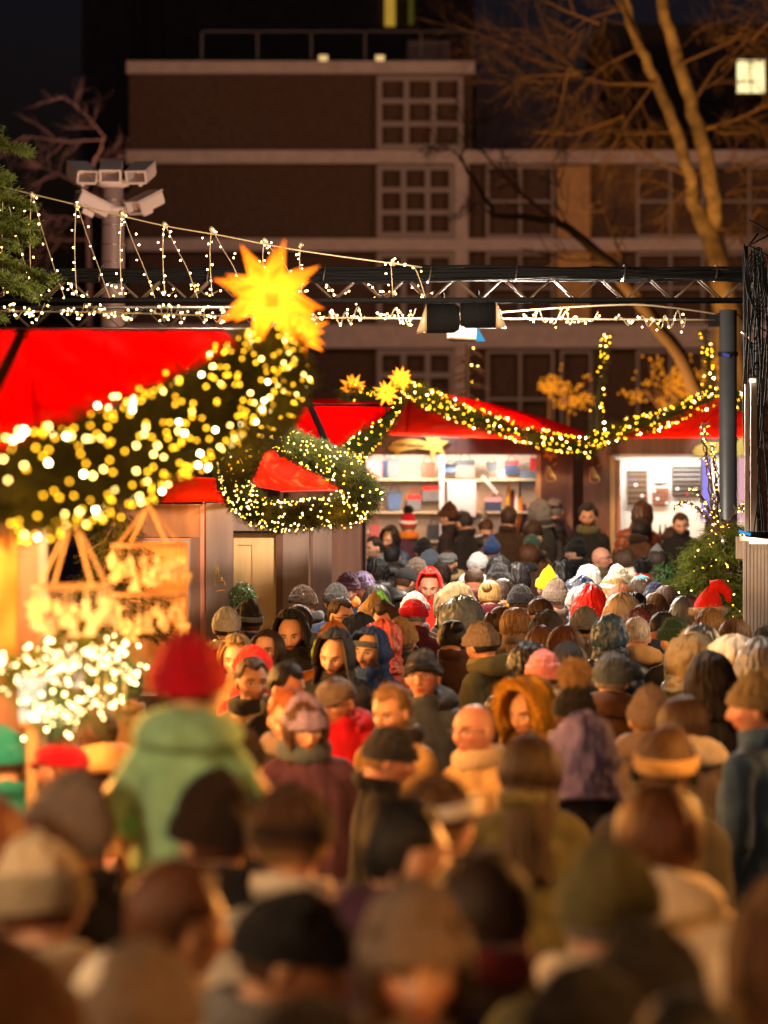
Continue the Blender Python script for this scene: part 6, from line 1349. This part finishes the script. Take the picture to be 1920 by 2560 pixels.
# ------------------------------------------------------------------ the crowd
# x, top of head, head width (photo pixels), turn (0 = away from us, 180 = towards us, 90 = facing left), dress, label
CROWD = [
(885,1272,36,75,"short.dbrown wool.cream","man with short dark hair in a cream jacket in profile by the bag stall"),
(848,1284,34,-150,"beanie.lgrey pose.D wool.olive","person in a light grey beanie just left of the man in the cream jacket"),
(1012,1262,42,50,"beanie.dred hatband.white pompom.dbrown scarf.orange wool.plum","person in a red bobble hat with a white band and an orange scarf"),
(1135,1254,36,80,"point.brown wool.dark","person in a pointed brown beanie facing left before the white display board"),
(1163,1268,40,60,"short.black skin.tan wool.black","dark haired man with his cheek lit orange, right of the pointed brown beanie"),
(1220,1288,36,10,"fade.hbrown puffer.brown hooddown.charcoal furcollar.beige","person with brown hair above a wide fur edged hood at the back of the crowd"),
(1258,1258,40,0,"short.dbrown wool.dbrown","tall person with dark hair and dark coat below the hanging bags"),
(1399,1228,42,20,"flatcap.black short.grey wool.plum","tall man in a black flat cap and dark coat by the brown stall post"),
(1471,1256,36,178,"curly.black beard.b skin.tan scarf.olive wool.black","bearded man with bushy black hair facing us between the two lit stalls"),
(1580,1250,42,0,"tighthood.brown puffer.rust","tall person in a rust brown hooded coat in front of the stall with pictures"),
(1600,1286,42,-60,"bob.hblack scarf.dbrown wool.brown","person with bobbed black hair and brown coat looking right at the picture stall"),
(1667,1308,46,20,"flatcap.rust long.hbrown wool.maroon","person in a rust coloured beret in front of the picture stall"),
(1712,1272,34,150,"short.hbrown wool.black","dark dressed stall keeper standing among the tree twigs"),
(1760,1284,40,-30,"short.hblack puffer.denim","person in a blue jacket standing behind the decorated tree"),
(1341,1290,42,0,"longloose.dbrown wool.dark","person with long dark brown hair behind the dark teal beanie"),
(1384,1288,40,15,"longloose.hblack wool.black","person with long black hair below the man in the black flat cap"),
(1352,1240,36,70,"tighthood.grey wool.charcoal","person in a pale grey hood beside the brown post of the bag stall"),
(858,1340,46,10,"slouch.navy scarf.taupe parka.olive","person in a navy beanie and thick olive scarf right of the wooden stall corner"),
(834,1337,40,60,"beanie.mustard blond parka.tan","person in a yellow knitted hat half hidden by the navy beanie"),
(946,1334,44,120,"short.hblack skin.fair parka.charcoal hooddown.bluegrey","man with short black hair in three quarter view over a blue grey hood"),
(966,1312,42,170,"hood.black short.blond puffer.denim","person in a black hood facing us behind the man with short black hair"),
(1070,1340,42,10,"slouch.black parka.black","person in a black beanie below the dark bag with the orange tag"),
(1056,1366,46,-20,"beanie.slate parka.teal hooddown.slate","person in a slate beanie with a small orange mark"),
(1040,1388,46,0,"beanie.taupe puffer.black","person in a shiny brown leather look cap behind the black baseball cap"),
(1121,1366,48,150,"flatcap.grey pose.L parka.dark furcollar.tan","man in a grey flat cap and dark coat facing us in the far crowd"),
(1218,1338,42,0,"point.blue wool.black","person in a bright blue beanie seen from behind"),
(1196,1374,42,-15,"beanie.lgrey parka.bluegrey hooddown.white","person in a light grey beanie with a white hood on a blue grey jacket"),
(1252,1380,52,10,"hood.charcoal puffer.charcoal","person in a charcoal hood right of the light grey beanie with the white hood"),
(1345,1326,48,25,"beanie.teal wool.brown scarf.black","person in a dark teal beanie and a wide brown coat"),
(1304,1350,44,0,"longloose.auburn wool.brown","person with long auburn hair left of the dark teal beanie"),
(1425,1342,46,40,"slouch.black scarf.black puffer.black","person all in black with a sliver of lit cheek behind the yellow beanie"),
(1497,1356,44,-105,"bald glasses skin.ruddy parka.olive furcollar.khaki","bald man with glasses looking right, with a furry olive collar"),
(1580,1360,48,75,"long.hbrown puffer.cream hooddown.cream","woman with brown hair looking left over a large pale cream hood"),
(1603,1400,42,0,"beanie.red bigpom.black wool.grey","person in a red hat with a big black fur bobble"),
(1645,1362,48,60,"point.grey long.dbrown wool.dbrown","woman in a grey pointed beanie over long dark hair beside the decorated tree"),
(1008,1405,60,-75,"cap.black beard.g skin.tan puffer.black","man in a black baseball cap with a white beard facing right"),
(1066,1418,66,165,"hood.scarlet pose.D skin.ruddy parka.scarlet","man in a bright red raised hood facing us"),
(922,1417,54,175,"beanie.lilac muffs.lilac pose.D parka.grey","person in a grey lilac knitted hat right of the orange lit plum hat"),
(885,1420,46,-130,"beanie.plum scarf.orange wool.navy","person in a plum hat with a face lit bright orange"),
(952,1393,46,0,"curly.black puffer.black","person with black hair in a black puffer left of the black baseball cap"),
(948,1450,62,-20,"longloose.hblack wool.dark","person with long black hair above the green bobble hat"),
(850,1450,54,10,"beanie.charcoal parka.navy","person in a charcoal beanie beside the wooden stall corner"),
(1163,1408,50,0,"fade.hbrown skin.ruddy wool.dark","man with a short brown fade haircut and red ears seen from behind"),
(1228,1435,50,15,"bun.blond glasses scarf.maroon wool.dark","person with pinned up blond hair and a maroon scarf"),
(1272,1434,50,0,"short.dbrown wool.charcoal furcollar.mustard","person with dark brown hair and a mustard fur collar"),
(1317,1452,50,0,"beanie.black parka.black","person in a plain black beanie left of the yellow beanie"),
(1364,1420,56,30,"point.yellow wool.dark","person in a bright yellow beanie"),
(1376,1444,64,40,"slouch.taupe skin.ruddy wool.taupe","person in a taupe beanie directly in front of the yellow beanie"),
(1401,1418,46,0,"beanie.bluegrey parka.navy","person in a blue grey beanie behind the yellow beanie"),
(1378,1398,44,0,"hood.black puffer.black","person in a pointed black hood above the yellow beanie"),
(1465,1403,52,0,"tighthood.white wool.white","person in a pointed white fleece hood"),
(1508,1423,50,10,"bob.blond muffs.white band.white puffer.white","person with white fluffy ear muffs between two white hats"),
(1556,1408,46,-10,"slouch.cream wool.cream","person in an off white slouchy beanie left of the striped beanie"),
(1604,1428,48,0,"beanie.stripe long.hbrown wool.navy","person in a pink, white and turquoise striped beanie over brown hair"),
(1436,1436,48,0,"hood.navy puffer.navy","person in a navy hood left of the pale blue grey cap"),
(1448,1454,52,30,"beanie.lgrey hair2.blond wool.bluegrey","person in a pale blue grey cap above the bright red hood"),
(1499,1456,50,0,"hood.grey shiny puffer.grey","person in a shiny silver grey hood right of the red hood"),
(1530,1449,50,-20,"longloose.ginger wool.tan","woman with long straight ginger blond hair above the beige hood"),
(1562,1468,46,0,"bob.hbrown wool.dark","person with bobbed brown hair right of the ginger blond woman"),
(1525,1481,58,10,"bighood.beige puffer.beige","person in a quilted beige hood right of the bright red hood"),
(1586,1477,58,0,"curly.black wool.dbrown","person in a fuzzy black hat right of the quilted beige hood"),
(1563,1508,48,0,"beanie.maroon wool.maroon","person in a maroon beanie behind the silver haired man"),
(1598,1503,54,0,"curly.hbrown wool.brown","person with curly brown hair right of the maroon beanie"),
(1667,1468,56,0,"short.dblond furcollar.mustard wool.brown","person with sandy hair and a tan fur hood left of the red santa hat"),
(1747,1470,100,15,"santa.scarlet skin.ruddy puffer.black hooddown.charcoal","person in a red santa hat with white trim and a black quilted jacket"),
(1679,1496,76,0,"bighood.bluegrey furrim.tan puffer.bluegrey","person in a blue grey hood with brown fur edging left of the santa hat"),
(1807,1504,52,0,"long.dblond wool.khaki","person with light brown hair right of the santa hat"),
(832,1481,62,180,"short.dbrown glasses beard.b skin.fair wool.charcoal scarf.dark","bearded man with glasses and combed dark hair looking at us beside the stall corner"),
(907,1482,56,172,"point.tan skin.tan wool.black","person in a caramel coloured knitted beanie with only the eyes showing"),
(972,1490,58,172,"quiff.hbrown glasses skin.ruddy wool.brown","person with swept brown hair and dark glasses right of the caramel beanie"),
(948,1474,44,150,"point.knitgreen wool.green","person in a bright green knitted hat"),
(1020,1482,52,20,"beanie.dred wool.maroon","person in a deep red beanie left of the white knitted hat"),
(1048,1473,44,0,"beanie.white scarf.lgrey wool.brown","person in a white knitted hat below the bright red raised hood"),
(1135,1455,88,10,"bighood.khaki wool.dbrown scarf.mustard","person in a large khaki hood over a brown coat"),
(935,1524,68,0,"tighthood.navy parka.navy","person in a round navy hood in front of the caramel beanie"),
(1112,1530,56,-20,"bun.hblack skin.ruddy wool.brown","person with a dark hair bun in front of the khaki hood"),
(1195,1488,84,40,"bighood.bluegrey shiny parka.bluegrey","person in a large blue grey rain hood in the middle of the lane"),
(1256,1500,62,0,"ponytail.hbrown wool.brown","person with a brown ponytail right of the blue grey rain hood"),
(1302,1502,50,10,"long.dblond wool.taupe","person with straight dark blond hair right of the brown ponytail"),
(1370,1480,68,80,"short.hbrown skin.tan wool.black","man with short brown hair in profile facing left, face lit orange"),
(1390,1513,60,10,"tighthood.charcoal wool.charcoal","person in a charcoal fleece hood left of the bright red hood"),
(1456,1469,84,0,"bighood.scarlet puffer.scarlet backpack.denim","person in a big bright scarlet hood and jacket seen from behind"),
(1522,1528,76,0,"tighthood.denim shiny puffer.navy","person in a blue technical hood left of the silver haired man"),
(1603,1527,66,-5,"grey.silver skin.ruddy parka.camel hooddown.camel","man with short silver hair in a camel coloured jacket seen from behind"),
(1655,1516,62,-30,"fade.hblack skin.ruddy parka.navy","man with black hair and a shaved neck right of the silver haired man"),
(1722,1533,64,0,"beanie.dgreen wool.charcoal","person in a dark green beanie below the santa hat"),
(1837,1531,80,-15,"longloose.hbrown wool.cream","woman with wavy brown hair at the right, in front of the tree"),
(565,1507,74,15,"beanie.lgrey puffer.navy furcollar.cream","person in a light grey beanie and pale fur trimmed navy hood by the stall door"),
(616,1498,62,-15,"tall.black hatband.grey puffer.navy","person in a tall black beanie with a grey brim by the stall door"),
(600,1572,76,172,"bob.blond tighthood.khaki parka.khaki","blond woman in an olive hood behind the red hat of the child"),
(661,1560,48,150,"long.dbrown glasses wool.black","woman with brown hair and glasses half hidden by the stall door"),
(682,1597,64,20,"beanie.scarlet parka.scarlet","person in a bright scarlet cap behind the short haired man"),
(760,1519,78,165,"hood.black pose.D beard.b parka.black","bearded man in a black hood leaning at the wooden stall post"),
(812,1563,88,152,"hood.charcoal pose.D beard.b skin.fair parka.black","man with a red brown beard in an open charcoal hood looking down to the left"),
(872,1564,60,175,"beanie.lime scarf.cream parka.black","person in a lime green beanie behind the bearded man"),
(912,1560,70,158,"hood.blue hatband.slate beard.m parka.blue","man with a moustache in a blue hood over a dark cap"),
(808,1543,40,10,"beanie.orange wool.orange","person in an orange cap squeezed between the hooded men"),
(785,1496,40,0,"short.dbrown wool.maroon","dark haired person at the stall corner left of the man with glasses"),
(655,1627,78,176,"short.hbrown beard.s skin.tan scarf.charcoal wool.tan","man with short brown hair and amber lit face right of the red hat"),
(708,1632,58,200,"short.hblack skin.ruddy wool.black","person with glossy black hair behind the man with the amber face"),
(892,1663,86,178,"flatcap.taupe glasses skin.ruddy parka.dred","smiling man in a tweed flat cap and red jacket"),
(690,1706,102,168,"quiff.ginger pose.D skin.ruddy wool.dark scarf.taupe","person with a ginger quiff and pinkish face looking down"),
(790,1718,92,-160,"slouch.lilac long.hbrown glasses pose.D parka.plum","woman in a lilac beanie with an orange lit face"),
(1017,1538,80,15,"slouch.tan pose.R parka.teal hooddown.teal","person in a sand coloured beanie and a dark teal jacket"),
(965,1546,60,10,"hood.coral puffer.coral","person in a coral pink hood left of the sand coloured beanie"),
(1184,1539,96,70,"beanie.taupe skin.ruddy parka.olive scarf.khaki hooddown.olive","man in a charcoal brown beanie and camouflage olive parka looking left"),
(1100,1613,112,176,"slouch.black pose.U glasses skin.ruddy parka.slate hooddown.charcoal","smiling man with glasses in a black hat and slate jacket, his broad face central"),
(983,1686,96,148,"short.dblond pose.D skin.tan wool.camel scarf.dark","fair haired man looking down to the left in the centre of the crowd"),
(1218,1733,112,125,"bald glasses skin.ruddy wool.tan","bald man with glasses whose face is lit deep orange"),
(1320,1589,78,0,"tighthood.black shiny puffer.black","person in a shiny black hood below the bobbed hair"),
(925,1786,138,-95,"beanie.charcoal pose.D skin.ruddy wool.black","man in a charcoal beanie bending forward, face towards lower right"),
(1401,1613,72,0,"beanie.pink parka.white","person in a pink ribbed beanie"),
(1415,1654,118,0,"beanie.black bigpom.tan wool.grey","person in a black beanie with a large brown fur bobble"),
(1457,1583,72,-10,"longloose.hblack puffer.black","person with long glossy black hair right of the pink beanie"),
(1489,1618,66,0,"beanie.slate parka.brown","person in a ribbed slate beanie left of the camel jacket"),
(1312,1694,100,150,"bighood.mustard furrim.mustard pose.D skin.tan parka.brown","person in a mustard fur edged hood looking down"),
(1713,1582,80,0,"bighood.khaki parka.olive","person in a khaki hood right of the camel jacket"),
(1729,1562,92,0,"bighood.slate furrim.cream puffer.slate","person in a slate hood with a wide cream fur edge"),
(1829,1588,74,10,"bighood.cream wool.cream","person in a cream fleece hood at the right"),
(1580,1708,102,5,"tall.taupe parka.taupe","person in a tall taupe beanie in front of the camel jacket"),
(1690,1712,72,10,"bob.hbrown hooddown.cream parka.taupe","person with brown hair and a cream hood left of the tall dark hood"),
(1792,1638,96,10,"bighood.dark parka.charcoal","tall person in a dark square shouldered hood at the right"),
(1888,1604,70,0,"bighood.grey puffer.slate","person in a grey hood at the right edge behind the tan beanie"),
(1885,1655,180,50,"slouch.khaki skin.ruddy parka.denim","person in a tan beanie and blue coat at the right edge"),
(1600,1802,140,0,"short.hbrown band.tan muffs.black parka.charcoal","person with brown hair and a tan headband in front of the bald fair man"),
(1702,1788,100,-40,"fade.dblond skin.ruddy scarf.olive parka.olive","man with shaved fair hair and a bright ear at the right"),
(1600,1915,190,-35,"longloose.auburn hooddown.cream skin.ruddy parka.cream","woman with long auburn hair and a cream hood, cheek turned right"),
(1335,1806,160,0,"longloose.dbrown wool.olive","person with long dark brown hair right of the bald man with glasses"),
(1455,1792,115,10,"bighood.lilac parka.dark","person in a grey lilac hood right of the long dark hair"),
(1157,1900,112,10,"hatband.white beanie.brown pose.R wool.brown","person in a brown hat with a wide white brim in the lower centre"),
(1500,2085,200,10,"beanie.olive wool.olive scarf.cream","person in an olive knitted beanie in the lower right"),
(1078,2205,235,176,"slouch.taupe pose.0 long.hbrown skin.fair parka.taupe scarf.taupe","woman in a taupe knitted hat facing us with an orange lit face at the bottom"),
(1672,2245,200,0,"beanie.black wool.black","person in a wide black beanie at the lower right"),
(1420,2370,280,0,"beanie.black puffer.black","person in a large black beanie at the bottom right of centre"),
(1908,2205,170,60,"bighood.brown skin.ruddy parka.dark","person in a brown hood cut by the lower right edge"),
(1165,2082,210,0,"longloose.dbrown wool.khaki","person with long dark hair above the woman facing us at the bottom"),
(1800,2440,280,-20,"short.black hooddown.tan furcollar.tan parka.tan","person with a tan fur collar in the bottom right corner"),
(580,1924,170,0,"tall.dbrown parka.dark","person in a tall dark brown beanie in front of the green jacket"),
(770,1932,165,-40,"hatband.dbrown beanie.brown hair2.dblond skin.tan wool.cream","person in a brown hat and wide cream coat seen from behind"),
(632,2167,260,-92,"beanie.black pose.D skin.tan wool.charcoal","man in a black beanie with an orange lit profile turned right at the bottom"),
(440,2322,300,0,"slouch.taupe parka.camel","person in a big grey brown beanie at the bottom left"),
(145,2062,200,0,"beanie.black slouch.beige wool.black","person in a cream topped black hat at the left"),
(150,1916,180,50,"slouch.taupe skin.tan parka.dark","person in a taupe beanie left of the green jacket"),
(365,2112,150,-50,"short.auburn hooddown.cream furcollar.cream skin.tan parka.cream","person with auburn hair and a cream collar below the green jacket"),
(200,2345,210,0,"short.black wool.black","dark haired person in black at the bottom left"),
(246,1727,120,30,"longloose.hbrown parka.tan","woman with long brown hair left of the green jacket"),
(130,1822,130,60,"flatcap.dred hair2.ginger skin.ruddy wool.brown","person in a red cap at the far left"),
(25,1800,100,20,"slouch.tealb wool.tealb","person in a turquoise hat at the left edge"),
(-5,1962,130,-40,"short.ginger skin.tan wool.brown","person cut by the left edge with an orange lit cheek"),
(618,1802,100,10,"beanie.dbrown wool.dbrown","person in a dark brown beanie right of the green jacket"),
(35,2392,230,-20,"bighood.brown skin.ruddy parka.brown","person in a brown hood in the bottom left corner"),
(800,2435,250,0,"beanie.dark parka.black","person in a very dark beanie at the bottom edge left of the woman facing us"),
(1060,1960,150,-30,"short.black hooddown.plum parka.plum","person in a dark purple coat in front of the fair haired man"),
(330,1640,80,20,"short.hbrown wool.tan","person with brown hair left of the red hat, near the lit ornaments"),
(440,1640,70,60,"long.dbrown wool.brown","person with long hair hidden behind the red hat"),
]
EXTRA = [
(1000,1352,42,0,"short.black puffer.dark","dark jacketed person behind the brown leather look cap"),
(1085,1396,44,20,"short.dbrown parka.dark","person in a dark jacket beside the man in the grey flat cap"),
(1290,1400,44,0,"tighthood.dark puffer.dark","person in a dark hood between the charcoal hood and the brown coat"),
(1236,1405,42,0,"slouch.charcoal wool.slate","person in a charcoal beanie below the bright blue beanie"),
(795,1452,48,30,"beanie.dbrown wool.brown","person in a dark brown beanie squeezed against the side board of the wooden stall"),
(1180,1452,48,0,"bob.hblack wool.navy","person with bobbed black hair below the brown fade haircut"),
(1640,1446,50,10,"slouch.navy puffer.navy","person in a navy hat in front of the green bushes"),
(1700,1452,50,0,"short.hbrown parka.brown","brown haired person in front of the decorated tree"),
(1480,1502,52,0,"beanie.grey wool.grey","person in a grey beanie just right of the bright scarlet hood"),
(1340,1545,60,0,"longloose.brown wool.dark","person with loose chestnut hair below the man facing left"),
(1420,1548,58,-10,"bob.auburn wool.brown","person with bobbed auburn hair left of the blue technical hood"),
(1885,1545,64,0,"beanie.navy puffer.navy","person in a navy hat at the right edge beside the ribbed booth"),
]
def place_crowd():
    rows = []
    for x, yt, wpx, yaw, spec, lab in CROWD:
        wm = .198
        for q in spec.split():
            wm = max(wm, WID.get(q.split('.')[0], 0))
        pom = .07 if 'pom' in spec else 0; s0 = (yt - YH) / (CAMZ - .03 - pom - 1.745); s = min(max(wpx / wm, .94 * s0), 1.10 * s0)
        if yt > 1850: s = 1.17 * s0
        s = max(s, 206.0)
        rows.append([x, yt, FPX / s, yaw, spec, lab, pom])
    for it in range(60):                                  # nobody stands inside a neighbour
        mv = False
        for i in range(len(rows)):
            for j in range(i + 1, len(rows)):
                a, b = rows[i], rows[j]; Xa = (a[0] - 960) * a[2] / FPX; Xb = (b[0] - 960) * b[2] / FPX
                if abs(Xa - Xb) < .44 and abs(a[2] - b[2]) < .34:
                    d = (.35 - abs(a[2] - b[2])) / 2 * (1 if a[2] >= b[2] else -1); a[2] += d; b[2] -= d; mv = True
        if not mv: break
    hs = []
    for x, yt, D, yaw, spec, lab, pom in rows:
        s = FPX / D; h = CAMZ - (yt - YH) / s - .02 - pom; hs.append(h); h = min(2.03, max(1.42, h))
        sp = spec.replace('blond parka', 'parka') if ' blond ' in spec else spec
        build_person(sp, ((x - 960) / s, D, 0), h, yaw, lab, 'people crowding the market lane')
    print('crowd', len(rows), 'h', min(hs), max(hs))
CROWD += EXTRA
place_crowd()
# the child in the green jacket rides on the shoulders of a grown-up
kid_s = 900.0; D = FPX / kid_s; kx = (470 - 960) / kid_s
build_person("short.dbrown wool.charcoal", (kx, D + .13, 0), 1.80, 0, "grown-up hidden behind the green jacket, carrying the child on the shoulders", 'people crowding the market lane')
ks = .86; ztop = CAMZ - (1578 - YH) / kid_s
kid = build_person("slouch.dred wool.green", (kx, D - .02, 0), 1.775 * ks, 0, "child in a green jacket and big red knitted hat riding on shoulders", 'people crowding the market lane', child=True)
kid.location.z = ztop - (1.775 + .03) * ks
for ch_ in kid.children:
    if ch_.name.startswith('beanie'): ch_.matrix_local = head_matrix('0') @ Matrix.Diagonal((1.2, 1.2, 1.12, 1))
    if ch_.name.startswith('coat'): ch_.scale = (.88, 1, 1)
mb = MB()
for a_ in (.0, .04): mb.tube([(.155 + a_ * .3 + .062 * math.cos(t), .045 + a_ + .02 * math.sin(t), 1.30 - a_ + .060 * math.sin(t)) for t in np.linspace(0, 6.28, 17)], .007, 5, False)
link('sleeve_stripe', mb.mesh('sleeve_stripe', True), cloth('cream'), kid)
link('hood', G('hdown', hooddown_mesh), cloth('green'), kid, ov=True)
